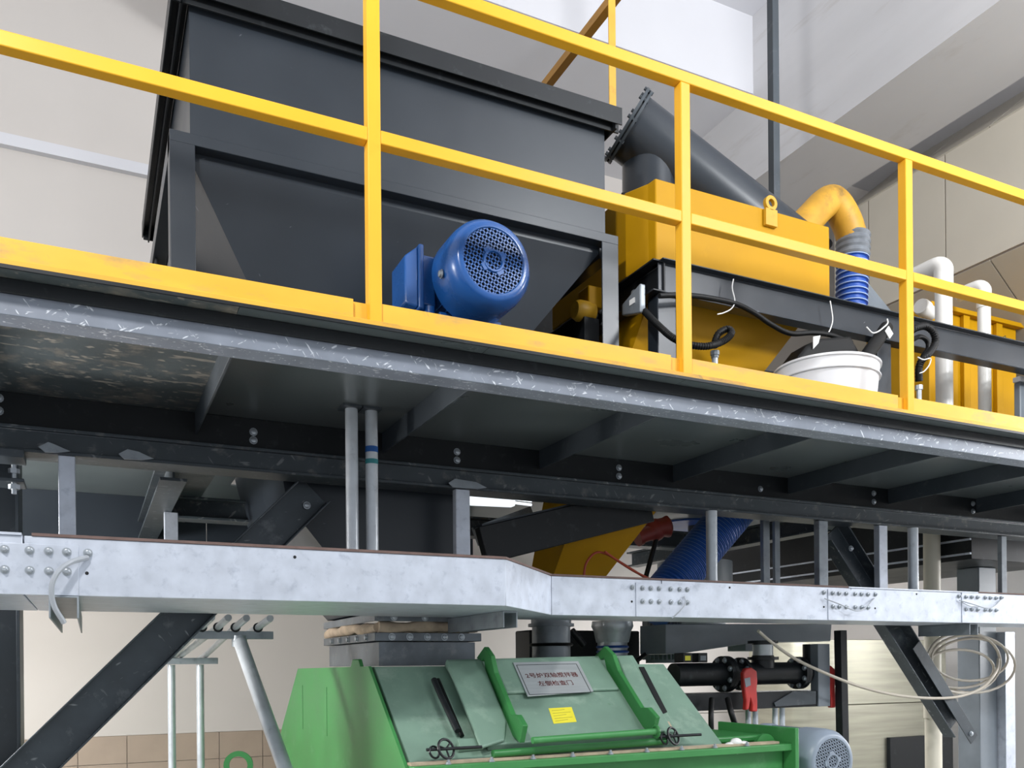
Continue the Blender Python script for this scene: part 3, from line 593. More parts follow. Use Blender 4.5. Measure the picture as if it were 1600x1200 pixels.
# ================================================================ ON THE PLATFORM: HOSES, PAIL, PIPES
def cable(name, pts, Y, r, label, cat, m='black_rubber', k=8, ribs=0, group=None):
    """pts: (px, py[, Y])"""
    P = smooth_path([at(q[0], q[1], q[2] if len(q) > 2 else Y) for q in pts], k)
    if ribs:
        P2 = []
        for a, b in zip(P, P[1:]):
            n = max(1, int((b - a).length / ribs * 2))
            P2 += [a.lerp(b, i / n) for i in range(n)]
        P2.append(P[-1]); o = MB().tube(P2, r, 12, rfun=lambda i: r * (1.0 if i % 2 else 0.86)).build(name, m)
    else: o = MB().tube(P, r, 10).build(name, m)
    return tag(o, label, cat, group)
jb = thing('junction_box', 'grey cast junction box with white mark on frame side', 'junction box', (2.25, 3.4, 3.2))
q = ray(1000, 472); q = EYE + q * (2.225 / q.x)
MB().poly([(2.222, q.y - 0.05, q.z - 0.07), (2.222, q.y + 0.10, q.z - 0.03), (2.222, q.y + 0.10, q.z + 0.02), (2.222, q.y - 0.05, q.z + 0.06)], (-0.03, 0, 0)).build('box_body', 'galv_dark', jb, bevel=0.006)
MB().box(2.188, 2.1915, q.y - 0.01, q.y + 0.03, q.z - 0.012, q.z + 0.012).build('mark', 'white_tag', jb)
cable('corrugated_hose', [(1003, 482, 3.26), (1025, 505, 3.1), (1050, 527, 3.0), (1075, 538, 2.95), (1105, 541, 2.93), (1130, 533, 2.93), (1143, 521, 2.94), (1137, 514, 2.96), (1123, 521, 2.97), (1117, 535, 2.97), (1116, 543, 2.97)], 3.0, 0.0155, 'black corrugated hose curling in front of yellow cone', 'hose', ribs=0.008)
st = thing('conduit_stub', 'short grey conduit stub rising beside front frame post', 'conduit', (2.2, 2.97, 2.585))
p = at(1117, 560, 2.97); zt = at(1117, 545, 2.97).z
MB().cyl((p.x, 2.97, 2.584), (p.x, 2.97, zt - 0.02), 0.013, n=14).build('pipe', 'galv_pipe', st)
MB().lathe((p.x, 2.97, zt - 0.04), (0, 0, 1), [(0, 0.016), (0.012, 0.016), (0.0121, 0.019), (0.03, 0.019)], 8).build('gland', 'galv_dark', st)
cable('black_cable', [(1030, 462, 3.13), (1058, 461, 3.13), (1080, 462, 3.14), (1110, 466, 3.14), (1150, 475), (1180, 490), (1205, 507), (1235, 521), (1270, 520), (1300, 524), (1330, 536)], 3.14, 0.012, 'thick black cable sagging under frame beam', 'cable')
for k, pts in enumerate((([(1146, 436), (1144, 450), (1148, 470), (1143, 482), (1130, 489), (1121, 491)], 'white cable tie hanging from beam left of white pail'), ([(1297, 470), (1299, 482), (1301, 500), (1297, 515), (1291, 524)], 'white cable tie hanging from beam above white pail'))):
    cable('cable_tie', pts[0], 3.135, 0.0028, pts[1], 'cable tie', 'white_tag', 5, group='cable ties on the beam')
p0, p1 = at(1350, 562, 3.02), at(1385, 512, 3.10)
hs = thing('rubber_hose', 'black rubber hose with white paper tag leaning behind pail', 'hose', p0)
MB().tube([p0.lerp(p1, i / 10) for i in range(11)], 0.032, 14).build('hose_body', 'black_rubber', hs)
q = p0.lerp(p1, 0.78); dd = (p1 - p0).normalized()
MB().bar(q - dd * 0.025 + V(0.012, -0.033, 0.0), q + dd * 0.028 + V(0.012, -0.033, 0), 0.045, 0.004, up=(0, 1, 0)).build('paper_tag', 'white_tag', hs)
cable('wire_end', [(1354, 511), (1363, 520), (1372, 518), (1380, 512), (1387, 505), (1386, 498)], 3.05, 0.0035, 'loose white wire end at top of rubber hose', 'wire', 'white_tag', 5)
bt = thing('rubber_bag', 'black rubber bag with white tag behind pail', 'bag', at(1300, 560, 3.1))
a = at(1300, 552, 3.05)
MB().poly([at(1215, 600, 3.05), at(1262, 540, 3.05), at(1283, 528, 3.05), at(1330, 524, 3.05), at(1350, 560, 3.05), at(1345, 590, 3.05)], (0, 0.12, 0)).build('bag_body', 'black_rubber', bt, bevel=0.015)
MB().poly([at(1271, 526, 3.04), at(1282, 524, 3.04), at(1279, 536, 3.04), at(1271, 545, 3.04)], (0, 0.004, 0)).build('paper_tag', 'white_tag', bt)
lp = thing('looped_hose', 'black corrugated hose looped behind right guard rail post', 'hose', at(1440, 600, 3.0))
P = smooth_path([at(x, y, Y) for x, y, Y in ((1420, 520, 3.05), (1432, 512, 3.04), (1447, 510, 3.03), (1459, 520, 3.02), (1461, 536, 3.02), (1452, 552, 3.02), (1441, 562, 3.03), (1436, 575, 3.04), (1436, 596, 3.05))], 8)
MB().tube(P, 0.019, 12, rfun=lambda i: 0.019 if i % 2 else 0.0165).build('outer_loop', 'black_rubber', lp)
P = smooth_path([at(x, y, Y) for x, y, Y in ((1424, 532, 3.08), (1437, 526, 3.08), (1448, 532, 3.08), (1450, 544, 3.08), (1442, 556, 3.08))], 8)
MB().tube(P, 0.012, 10).build('inner_loop', 'black_rubber', lp)
P = smooth_path([at(x, y, 3.0) for x, y in ((1434, 558), (1443, 562), (1454, 560), (1452, 570), (1444, 580), (1437, 583))], 5)
MB().tube(P, 0.003, 6).build('cable_tie', 'white_tag', lp)
p = at(1436, 615, 3.05)
MB().cyl((p.x, 3.05, 2.584), (p.x, 3.05, at(1436, 603, 3.05).z), 0.012, n=12).lathe((p.x, 3.05, at(1436, 603, 3.05).z - 0.02), (0, 0, 1), [(0, 0.018), (0.022, 0.018)], 8).build('conduit_stub', 'galv_pipe', lp)

# white pail
yb_ = 2.86; pc = at(1291, 560, yb_); rp = 0.226
pl = thing('pail', 'white plastic pail standing behind toe board', 'pail', (pc.x, yb_, 2.585))
zr_ = 2.884
MB().lathe((pc.x, yb_, 2.584), (0, 0, 1), [(0, rp * 0.83), (zr_ - 2.584 - 0.062, rp * 0.945), (zr_ - 2.584 - 0.06, rp * 0.985), (zr_ - 2.584 - 0.056, rp * 0.99), (zr_ - 2.584 - 0.054, rp * 0.95), (zr_ - 2.584 - 0.012, rp * 0.965), (zr_ - 2.584 - 0.010, rp), (zr_ - 2.584 - 0.003, rp), (zr_ - 2.584, rp * 0.985), (zr_ - 2.584 - 0.004, rp * 0.95), (0.02, rp * 0.8)], 56).build('bucket_body', 'white_plastic', pl)
P = smooth_path([V(pc.x + rp * 0.93 * math.cos(a), yb_ + rp * 0.93 * math.sin(a) - 0.012, 2.805 - 0.16 * math.sin((a + 0.15) / -2.9 * math.pi) ** 1 if a < -0.15 else 2.805) for a in (-0.1, -0.5, -1.0, -1.5, -2.0, -2.5, -2.95)], 6)
MB().tube(P, 0.003, 8).build('wire_handle', 'bolt', pl)
MB().sphere((pc.x + rp * 0.97, yb_ - 0.03, 2.807), 0.018, 10, 6, (0.6, 0.6, 1)).build('handle_ear', 'white_plastic', pl)

# yellow elbow, tape and blue hose right of the bin
el = thing('elbow_pipe', 'old yellow elbow pipe rising behind right end of bin', 'pipe', at(1300, 340, 3.7))
P = smooth_path([at(1236, 372, 3.72), at(1262, 345, 3.72), at(1290, 317, 3.72), at(1305, 318, 3.72), at(1322, 345, 3.72), at(1333, 378, 3.72)], 6)
MB().tube(P, 0.085, 22).build('pipe_bend', 'yellow_old', el)
ht = thing('suction_hose', 'blue ribbed hose taped to yellow elbow pipe, passing behind frame', 'hose', at(1333, 470, 3.72), 'blue ribbed hoses')
Pa, Pb = at(1333, 368, 3.72), at(1330, 500, 3.72)
n = 60
MB().tube([Pa.lerp(Pb, i / n) for i in range(n + 1)], 0.084, 22, rfun=lambda i: (0.090 if i % 4 < 2 else 0.078) if i > 12 else 0.09).build('hose_body', 'blue_hose', ht)
rb = MB()
for k in range(13, 60, 4): rb.torus(Pa.lerp(Pb, k / n), Pb - Pa, 0.0895, 0.0032, 26, 6)
r_ = rb.build('wire_rib', 'hose_rib', ht); r_['kind'] = 'stuff'
MB().tube([Pa.lerp(Pb, i / 40) for i in range(0, 12)], 0.094, 22, rfun=lambda i: 0.095 + 0.004 * math.sin(i * 2.1)).build('tape_wrap', 'grey_tape', ht)
gs = MB().poly([at(1345, 428, 3.9), at(1404, 500, 3.9), at(1340, 500, 3.9)], (0, 0.02, 0)).build('bracket_plate', 'hull_grey')
tag(gs, 'grey triangular bracket plate behind blue hose', 'bracket')

# PVC pipes
def pvc(pxc, ytop, Y, r, label, back, m='pvc', zb=2.584):
    p = at(pxc, 550, Y); zt = at(pxc, ytop, Y).z - 0.02
    t = thing('drain_pipe', label, 'pipe', (p.x, Y, zb), 'white plastic pipes on platform')
    MB().cyl((p.x, Y, zb), (p.x, Y, zt - 0.10), r, n=24).build('pipe', m, t)
    MB().lathe((p.x, Y, zt - 0.14), (0, 0, 1), [(0, r), (0, r * 1.13), (0.07, r * 1.13), (0.11, r * 1.12)], 24).build('socket', m, t)
    P = smooth_path([V(p.x, Y, zt - 0.07), V(p.x, Y, zt - 0.03), V(p.x, Y + 0.03, zt), V(p.x, Y + 0.08, zt + 0.006), V(p.x, Y + 0.09 + back, zt + 0.006)], 6)
    MB().tube(P, r * 1.12, 24).build('elbow', m, t)
    return t
pvc(1475, 408, 3.56, 0.048, 'thicker white pipe with elbow in front of second yellow box', 0.14)
pvc(1538, 441, 3.56, 0.037, 'thinner white pipe with elbow in front of second yellow box', 0.08, 'pvc')
sp = MB().lathe(at(1438, 478, 3.75), (0.9, 0.2, -0.1), [(0, 0.045), (0.02, 0.05), (0.06, 0.05), (0.061, 0.043), (0.14, 0.043)], 20).build('pipe_end', 'pvc')
tag(sp, 'short capped white pipe end left of thicker white pipe', 'pipe')

# second yellow box
Yx = 3.86; xa = at(1452, 560, Yx).x; xb = at(1588, 560, Yx).x
zt_ = at(1520, 492, Yx).z; sb = thing('yellow_box', 'second yellow ribbed steel box behind white pipes', 'box', ((xa + xb) / 2, Yx, 2.585))
MB().box(xa, xb, Yx, Yx + 0.5, 2.584, zt_).build('box_body', 'yellow_bin', sb, bevel=0.005)
for px in (1505, 1556): 
    x = at(px, 560, Yx).x; MB().box(x - 0.03, x + 0.03, Yx - 0.03, Yx - 0.0005, 2.584, zt_ - 0.03).build('rib', 'yellow_bin', sb, bevel=0.003)
MB().box(xa - 0.03, xb + 0.02, Yx - 0.045, Yx - 0.0005, zt_ - 0.03, zt_).build('top_flange', 'yellow_bin', sb, bevel=0.003)
tri = [at(1556, 533, Yx - 0.031), at(1571, 524, Yx - 0.031), at(1572, 538, Yx - 0.031)]
wsn = MB().poly(tri, (0, -0.0015, 0)).build('warning_label', 'ink_dark', sb, label='black and yellow warning triangle')
c = (tri[0] + tri[1] + tri[2]) / 3
MB().poly([c + (q - c) * 0.72 - V(0, 0.0016, 0) for q in tri], (0, -0.001, 0)).build('label_face', 'sticker', wsn)
cb = thing('control_cabinet', 'grey cabinet at right picture edge on platform', 'cabinet', (5.5, 3.3, 2.585))
xa = at(1594, 600, 3.3).x
MB().box(xa, xa + 0.5, 3.3, 3.34, 2.584, at(1595, 596, 3.3).z).build('cabinet_body', 'hull_grey', cb, bevel=0.006)
MB().box(xa - 0.01, xa + 0.5, 3.29, 3.34, at(1595, 596, 3.3).z, at(1595, 588, 3.3).z).build('cabinet_top', 'white_plastic', cb, bevel=0.004)

# hanger rod from the ceiling down to the bin
p = at(1209, 150, 3.62)
tag(MB().box(p.x - 0.022, p.x + 0.022, 3.60, 3.644, ZBT + 0.001, 6.429).build('hanger_rod', 'dark_steel', bevel=0.003), 'dark square hanger rod rising from yellow bin to ceiling', 'rod')

# conduit on the back wall
wc = thing('wall_conduit', 'thin grey conduit with clamp running up back wall', 'conduit', at(800, 60, YB - 0.05))
MB().bar(at(762, 108, YB - 0.03), at(803, 42, YB - 0.03), 0.05, 0.03, up=(0, 1, 0)).build('lower_run', 'galv_dark', wc)
MB().bar(at(803, 42, YB - 0.03), at(829, -10, YB - 0.03), 0.03, 0.03, up=(0, 1, 0)).build('upper_run', 'galv_dark', wc)
MB().box(at(797, 46, YB).x, at(812, 46, YB).x, YB - 0.08, YB - 0.0005, at(800, 52, YB).z, at(800, 38, YB).z).build('clamp', 'dark_steel', wc, bevel=0.01)

# clad duct at the right
cd = thing('clad_duct', 'large beige octagonal clad duct with panel seams under ceiling', 'duct', (6.6, 4.5, 3.4))
cx, cz = 6.55, 4.62; ra, rb_ = 1.28, 1.02
oc = []
for k in range(8):
    a = math.pi / 8 + math.pi / 4 * k; oc.append((cx + ra * math.cos(a) / math.cos(math.pi / 8), cz + rb_ * math.sin(a) / math.cos(math.pi / 8)))
MB().loft([[V(x, 2.4, z) for x, z in oc], [V(x, 5.05, z) for x, z in oc]]).build('duct_core', 'grout', cd, smooth=False)
ys = [2.4, 3.1, 3.75, 4.4, 5.05]
for k in range(8):
    a, b = oc[k], oc[(k + 1) % 8]; nx, nz = (a[0] + b[0]) / 2 - cx, (a[1] + b[1]) / 2 - cz; l = math.hypot(nx, nz); nx /= l; nz /= l
    off = 0.32 * (k % 2)
    yy = [2.4] + [y + off for y in ys[1:-1]] + [5.05]
    for y0, y1 in zip(yy, yy[1:]):
        g = 0.005; ex, ez = b[0] - a[0], b[1] - a[1]; L_ = math.hypot(ex, ez); ex /= L_; ez /= L_
        q = [V(a[0] + ex * g, y0 + g, a[1] + ez * g), V(b[0] - ex * g, y0 + g, b[1] - ez * g), V(b[0] - ex * g, y1 - g, b[1] - ez * g), V(a[0] + ex * g, y1 - g, a[1] + ez * g)]
        MB().poly(q, V(nx, 0, nz) * 0.012).build('panel', 'cladding', cd, smooth=False)
MB().poly([V(x, 5.052, z) for x, z in oc], (0, 0.012, 0)).build('end_panel', 'cladding', cd, smooth=False)
for (dx, dz) in ((0, -1.0), (0.9, -0.6)):
    MB().cyl((cx + dx, 4.4, 2.584 if dx == 0 else 2.584), (cx + dx, 4.4, cz + dz), 0.05, n=12).build('support_leg', 'dark_steel', cd)

# ================================================================ GREEN MIXER
MX0, MX1 = 1.013, 2.43
FT = V(0, 3.40, 1.595); FB = V(0, 2.97, 1.245)               # front slope, top and bottom edge
tv = (FB - FT).normalized(); nv = V(0, tv.z, -tv.y); 
if nv.z < 0: nv = -nv
def S(px, py, n=0.0):                                        # point on the sloping cover, lifted by n
    d = ray(px, py); o = FT + nv * n
    return EYE + d * ((o - EYE).dot(nv) / d.dot(nv))
mx = thing('mixer', 'large green twin-shaft mixer with sloping cover and inspection door', 'mixer', (1.8, 4, 0))
sec = [(3.40, 1.595), (2.97, 1.245), (5.16, 1.245), (4.72, 1.585)]
MB().loft([[V(MX0 + 0.012, y, z) for y, z in sec], [V(MX1, y, z) for y, z in sec]]).build('cover', 'green_dusty', mx, bevel=0.004, smooth=False, label='dusty pale green sloping cover')
esec = [(3.40, 1.597), (2.965, 1.245), (2.895, 1.19), (2.895, 0.45), (5.22, 0.45), (5.22, 1.19), (5.165, 1.245), (4.72, 1.587)]
MB().loft([[V(MX0 - 0.012, y, z) for y, z in esec], [V(MX0 + 0.0, y, z) for y, z in esec]]).build('end_plate', 'green', mx, smooth=False, label='bright green end plate')
MB().box(MX0 + 0.001, 2.78, 2.90, 5.2, 1.215, 1.244).build('joint_flange', 'green', mx, bevel=0.003)
MB().box(MX0 + 0.001, 2.70, 2.93, 2.97, 1.2445, 1.254).build('gasket', 'fabric', mx)
MB().box(MX0 + 0.001, 2.74, 2.95, 5.15, 0.45, 1.2145).build('trough', 'green', mx, bevel=0.006)
MB().box(2.44, 2.74, 3.05, 5.1, 1.2445, 1.275).build('gear_cover', 'green_dark', mx, bevel=0.01)
for x in (1.1, 2.6):
    for y in (3.05, 5.0): MB().box(x - 0.06, x + 0.06, y - 0.06, y + 0.06, 0, 0.449).build('leg', 'green', mx, bevel=0.004)
for k in range(9):
    x = 1.15 + 0.17 * k; piece('flange_bolt', BOLT, (x, 2.918, 1.246), mx, (-math.pi / 2, 0, 0))
p = at(1212, 1150, 2.9)
MB().box(2.745, 2.765, 2.88, 3.4, 0.45, at(1208, 1146, 2.9).z + 0.02).build('end_plate', 'green', mx, bevel=0.003)
# lifting lugs on the left end
def ear(px, py, wpx, hpx, Y, parent, m='green', hole=True, X=MX0 + 0.004):
    d = ray(px, py); c = EYE + d * (X / d.x)
    s = (wpx / 1368) * (c - EYE).dot(_f); h = (hpx / 1368) * (c - EYE).dot(_f)
    o = MB().poly([V(X, c.y - s * 4.5, c.z - h), V(X, c.y + s * 4.5, c.z - h), V(X, c.y + s * 1.6, c.z), V(X, c.y - s * 1.6, c.z)], (-0.016, 0, 0)).build('lifting_lug', m, parent, bevel=0.004)
    return o
ear(473, 1052, 9, 20, 0, mx); ear(561, 1030, 11, 34, 0, mx)
# weld seams of the end plate
for px in (476, 514):
    d0 = ray(px, 1075); a = EYE + d0 * ((MX0 - 0.001) / d0.x); 
    MB().box(MX0 - 0.0135, MX0 - 0.0121, a.y - 0.004, a.y + 0.004, 1.27, 1.50).build('seam', 'green_dark', mx)
# door frame panels on the slope
def plate(pts, n0, n1, name, m, parent=mx, bevel=0.003, label=None):
    return MB().poly([S(x, y, n0) for x, y in pts], nv * (n1 - n0)).build(name, m, parent, bevel=bevel, smooth=False, label=label)
dr = plate([(694, 1040), (985, 1032), (1056, 1152), (762, 1174)], 0.001, 0.035, 'inspection_door', 'green_dusty', bevel=0.006)
plate([(695, 1036), (752, 1035), (790, 1130), (787, 1160), (750, 1172)], 0.036, 0.05, 'door_side_panel', 'green_dusty', dr, bevel=0.006)
plate([(963, 1030), (984, 1030), (1050, 1145), (1012, 1146)], 0.036, 0.05, 'door_side_panel', 'green_dusty', dr, bevel=0.006)
plate([(768, 1034), (935, 1031), (966, 1080), (790, 1086)], 0.036, 0.05, 'door_upper_panel', 'green_dusty', dr, bevel=0.006)
# hinge arms: thick bent plates standing on the door
def arm(top, bottom, peak, foot, wd, name='hinge_arm'):
    A = S(*top, 0.03); B = S(*bottom, 0.03); Xs = A.x
    d = (B - A); Ln = d.length; d.normalize()
    def P(t, n, dx=0): return A + d * t + nv * n + V(dx, 0, 0)
    out = [P(-0.10, -0.02), P(-0.06, 0.07), P(0.02, 0.085), P(0.10, 0.06), P(Ln * 0.85, 0.055), P(Ln * 0.95, 0.09), P(Ln + 0.05, 0.10), P(Ln + 0.07, 0.03), P(Ln, 0.0), P(0.03, 0.0), P(-0.03, 0.03), P(-0.06, -0.02)]
    MB().poly(out, V(wd, 0, 0)).build(name, 'green_dark', dr, bevel=0.003, smooth=False)
arm((756, 1045), (800, 1150), None, None, 0.022)
arm((944, 1042), (1003, 1136), None, None, 0.022)
h0, h1 = S(832, 1157, 0.10), S(1025, 1143, 0.10)
MB().cyl(h0, h1, 0.013, n=16).build('handle_bar', 'green', dr)
MB().torus(h1 + V(0.0, 0, 0), h1 - h0, 0.022, 0.006, 20, 8).build('handle_collar', 'green_dark', dr)
MB().cyl(S(770, 1178, 0.03), S(1040, 1158, 0.03), 0.015, n=14).build('clamp_shaft', 'green_dark', dr)
# nameplate and sticker
NP = [(801, 1036), (903, 1034), (927, 1081), (824, 1089)]
npl = plate(NP, 0.051, 0.055, 'nameplate', 'stainless', dr, bevel=0.001, label='brushed metal nameplate with two lines of Chinese characters')
b0, b1, b3 = S(*NP[0], 0.0551), S(*NP[1], 0.0551), S(*NP[3], 0.0551)
U_ = (b1 - b0); Wd = U_.length; U_.normalize(); Dn = -nv.cross(U_); Dn = Dn if Dn.z < 0 else -Dn; Hh = (b3 - b0).length
O_ = b0
def np_pt(u, v): return O_ + U_ * u + Dn * v + (b3 - b0 - Dn * (b3 - b0).dot(Dn)) * (v / Hh)
fr_ = MB(); g = 0.014
cs = [np_pt(g, g), np_pt(Wd - g, g), np_pt(Wd - g, Hh - g), np_pt(g, Hh - g)]
for k in range(4): fr_.bar(cs[k], cs[(k + 1) % 4], 0.003, 0.0006, up=nv)
fr_.build('border_line', 'ink_dark', npl)
def text(body, size, center, m, parent, name='lettering', xs=1.0, shear=0.0):
    c = bpy.data.curves.new('lettering', 'FONT'); c.body = body; c.size = size; c.align_x = 'CENTER'; c.align_y = 'CENTER'; c.resolution_u = 2; c.offset = size * 0.012
    o = bpy.data.objects.new('lettering', c); COL.objects.link(o); bpy.context.view_layer.update()
    me = bpy.data.meshes.new_from_object(o.evaluated_get(bpy.context.evaluated_depsgraph_get())); bpy.data.objects.remove(o)
    up_ = -Dn
    for v in me.vertices: v.co = center + U_ * (v.co.x * xs) + up_ * v.co.y + nv * 0.0004
    me.materials.clear(); me.materials.append(M[m]); o = bpy.data.objects.new(name, me); COL.objects.link(o); attach(o, parent); return o
text('2号炉双轴搅拌器', Wd * 0.105, np_pt(Wd * 0.5, Hh * 0.40), 'ink', npl, xs=1.0)
text('左侧检查门', Wd * 0.105, np_pt(Wd * 0.5, Hh * 0.64), 'ink', npl, xs=1.0)
stk = plate([(857, 1107), (893, 1105), (901, 1128), (865, 1131)], 0.0352, 0.0362, 'sticker', 'sticker', dr, bevel=0, label='yellow paper sticker with faint lines of print')
lines = MB()
for k in range(5):
    v = 0.15 + 0.17 * k
    a = S(857 + 8 * v + 4, 1107 + 24 * v, 0.0364); b = S(893 + 8 * v - (4 if k % 2 else 12), 1105 + 23 * v, 0.0364); lines.bar(a, b, 0.0022, 0.0003, up=nv)
lines.build('print_line', mat('faded_print', '#a39a3a', 0.6), stk)
# gas strut, slit and clamp screws
MB().tube([S(678, 1062, 0.03), S(690, 1090, 0.035), S(715, 1142, 0.035)], 0.012, 10).build('gas_strut', 'black_steel', mx)
MB().tube([S(684, 1062, 0.012), S(722, 1150, 0.012)], 0.009, 8).build('gas_strut', 'black_rubber', mx)
plate([(998, 1043), (1006, 1043), (1042, 1113), (1035, 1116)], 0.036, 0.04, 'slot_cover', 'dark_hole', bevel=0)
MB().tube([S(1008, 1058, 0.02), S(1036, 1118, 0.02)], 0.008, 8).build('gas_strut', 'black_steel', mx)
plate([(1018, 1130), (1045, 1128), (1052, 1140), (1030, 1142)], 0.036, 0.039, 'worn_patch', 'fabric', dr, bevel=0)
def handwheel(px, py, parent, flip=1):
    c = S(px, py, 0.06); ax_ = V(1, 0, 0); t = MB().torus(c, V(0.35, -0.85, 0.35), 0.036, 0.005, 28, 8).build('handwheel', 'black_steel', parent)
    s = MB()
    for k in range(3):
        a = 2 * math.pi * k / 3 + 0.4; _, sd, u2 = s.frame(V(0.35, -0.85, 0.35)); s.tube([c, c + (sd * math.cos(a) + u2 * math.sin(a)) * 0.036], 0.0035, 6)
    s.build('spoke', 'black_steel', t)
    MB().cyl(c - ax_ * 0.075, c + ax_ * 0.14, 0.006, n=10).build('screw_spindle', 'black_steel', t)
    MB().torus(c - V(0.045, 0, 0.01), V(0.35, -0.85, 0.35), 0.022, 0.004, 20, 6).build('lock_ring', 'black_steel', t)
    return t
handwheel(697, 1170, mx); handwheel(1052, 1150, mx)
plate([(712, 1163), (752, 1160), (755, 1172), (716, 1176)], 0.002, 0.03, 'clamp_bracket', 'green_dusty', mx)
plate([(1036, 1143), (1062, 1141), (1068, 1152), (1040, 1154)], 0.036, 0.05, 'clamp_bracket', 'green_dusty', dr)
# lug with round eye at the right, and a bottom-left eye
def eye(c, R, r, t, dirv, parent, m):
    rr = []
    for q in ((R, 0), (R, 1), (r, 1), (r, 0), (R, 0)):
        rr.append([p + Vector(dirv).normalized() * (t * q[1]) for p in MB().ring(c, dirv, q[0], 24)])
    return MB().loft(rr, caps=False).build('lifting_eye', m, parent)
eye(at(1197, 1166, 2.98), 0.055, 0.022, 0.02, V(0, 1, 0), mx, 'green_dark')
eye(at(372, 1196, 3.2), 0.05, 0.032, 0.015, V(0.3, 1, 0), mx, 'green_dark')
MB().bar(at(384, 1206, 3.22), V(MX0 + 0.01, 3.25, 1.17), 0.03, 0.02).build('lug_arm', 'green_dark', mx)
rg = thing('glove', 'crumpled pale work glove lying on mixer flange', 'glove', at(1160, 1168, 2.95))
g_ = MB()
for (px, py, sx) in ((1140, 1166, 0.022), (1150, 1160, 0.024), (1162, 1165, 0.026), (1170, 1170, 0.018), (1152, 1172, 0.022)): g_.sphere(at(px, py, 2.95), sx, 10, 7, (1.2, 0.9, 0.8))
g_.build('glove_body', 'white_tag', rg)

# ---------------------------------------------------------------- mixer inlet with fabric sleeve
it = thing('inlet_chute', 'grey steel inlet chute with rolled fabric sleeve on mixer top', 'chute', (1.32, 4, 1.597))
IX0, IX1, IY0, IY1 = 1.11, 1.555, 3.61, 4.47
hollow(IX0, IX1, IY0, IY1, 1.597, 1.70, 0.006).build('chute_wall', 'inlet', it)
fl = MB()
for (a, b) in (((IX0 - 0.02, IY0 - 0.02), (IX1 + 0.02, IY0 - 0.02)), ((IX1 + 0.02, IY0 - 0.02), (IX1 + 0.02, IY1 + 0.02)), ((IX1 + 0.02, IY1 + 0.02), (IX0 - 0.02, IY1 + 0.02)), ((IX0 - 0.02, IY1 + 0.02), (IX0 - 0.02, IY0 - 0.02))):
    fl.bar((a[0], a[1], 1.722), (b[0], b[1], 1.722), 0.008, 0.036)
    fl.bar((a[0], a[1], 1.806), (b[0], b[1], 1.806), 0.008, 0.034)
fl.build('clamp_strip', 'inlet', it, bevel=0.002)
for k in range(5): piece('bolt', RIVET, (IX0 + 0.05 + 0.08 * k, IY0 - 0.025, 1.722), it)
for k in range(5): piece('bolt', RIVET, (IX0 - 0.025, IY0 + 0.1 + 0.15 * k, 1.722), it, (0, 0, -math.pi / 2))
for k in range(3): piece('bolt', RIVET, (IX0 + 0.06 + 0.14 * k, IY0 - 0.025, 1.806), it)
sl = MB(); path = []
cs = [(IX0, IY0), (IX1, IY0), (IX1, IY1), (IX0, IY1)]
rnd = random.Random(3)
for k in range(4):
    a, b = cs[k], cs[(k + 1) % 4]
    for i in range(10): path.append(V(a[0] + (b[0] - a[0]) * i / 10 + rnd.uniform(-.006, .006), a[1] + (b[1] - a[1]) * i / 10 + rnd.uniform(-.006, .006), 1.764 + rnd.uniform(-.007, .009)))
path.append(path[0].copy())
sl.tube(path, 0.026, 12, rfun=lambda i: 0.026 + 0.006 * math.sin(i * 1.7)).build('fabric_sleeve', 'fabric', it)

# ---------------------------------------------------------------- dark chute between hopper and yellow cone
ch = thing('inclined_chute', 'dark steel inclined chute in shade in front of yellow cone', 'chute', (2.1, 3.8, 2.1))
a0, a1 = at(752, 853, 3.655), at(1012, 790, 3.655)
MB().bar(a0, a1, 0.055, 0.17).build('chute_body', 'black_steel', ch, bevel=0.004)
MB().bar(a0 + V(0, 0.04, 0.092), a1 + V(0, 0.04, 0.092), 0.10, 0.012).build('chute_flange', 'dark_steel', ch)
pb = tag(MB().bar(at(745, 838, 4.2), at(830, 806, 4.2), 0.06, 0.10).build('cross_member', 'galv_dark'), 'light grey sloping cross member behind inclined chute', 'beam')

# glare on a glossy under-deck plate, built as a glowing bar
lm = thing('glare_patch', 'white glare built as glowing bar under deck behind flat hanger', 'glare', at(780, 780, 4.0))
a, b = at(700, 778, 4.0), at(803, 783, 4.0)
MB().bar(a, b, 0.05, 0.06).build('glare_bar', 'glare_glow', lm, bevel=0.012)
for dz in (0.012, -0.008): MB().cyl(b + V(0.004, 0, dz), b + V(0.10, 0, dz - 0.004), 0.007, n=8).build('glare_end', 'glare_glow', lm)
MB().bar(a + V(0, 0, 0.035), b + V(0, 0, 0.035), 0.06, 0.02).build('housing', 'dark_steel', lm)  # dark backing bar of the made-up glare shape

# ---------------------------------------------------------------- couplings, cables and lower blue hose
rc_ = thing('hose_coupling', 'dark red cast hose coupling beside yellow cone tip', 'coupling', at(1020, 840, 4.15))
c = at(1024, 828, 4.12)
MB().sphere(c, 0.065, 16, 10, (1.0, 0.8, 1.0)).lathe(c + V(0.02, 0, 0.01), (0.9, -0.3, 0.2), [(-0.05, 0.055), (0.03, 0.055), (0.05, 0.062), (0.06, 0.062), (0.075, 0.04)], 18).lathe(c + V(-0.04, 0, -0.02), (-0.9, 0.1, -0.35), [(-0.02, 0.045), (0.06, 0.04), (0.061, 0.05), (0.085, 0.05)], 16).build('casting', 'red_dark', rc_)
MB().cyl(c + V(0, -0.01, -0.05), at(1009, 902, 4.1), 0.014, n=12).build('stem', 'black_steel', rc_)
cable('air_line', [(912, 902), (916, 880), (930, 864), (948, 866), (975, 882), (1010, 904)], 3.72, 0.006, 'red air line arching over trunking lid', 'cable', 'orange')
cable('air_line', [(945, 862), (965, 876), (990, 892), (1018, 906)], 3.70, 0.006, 'second red air line lying beside the arching one', 'cable', 'orange')
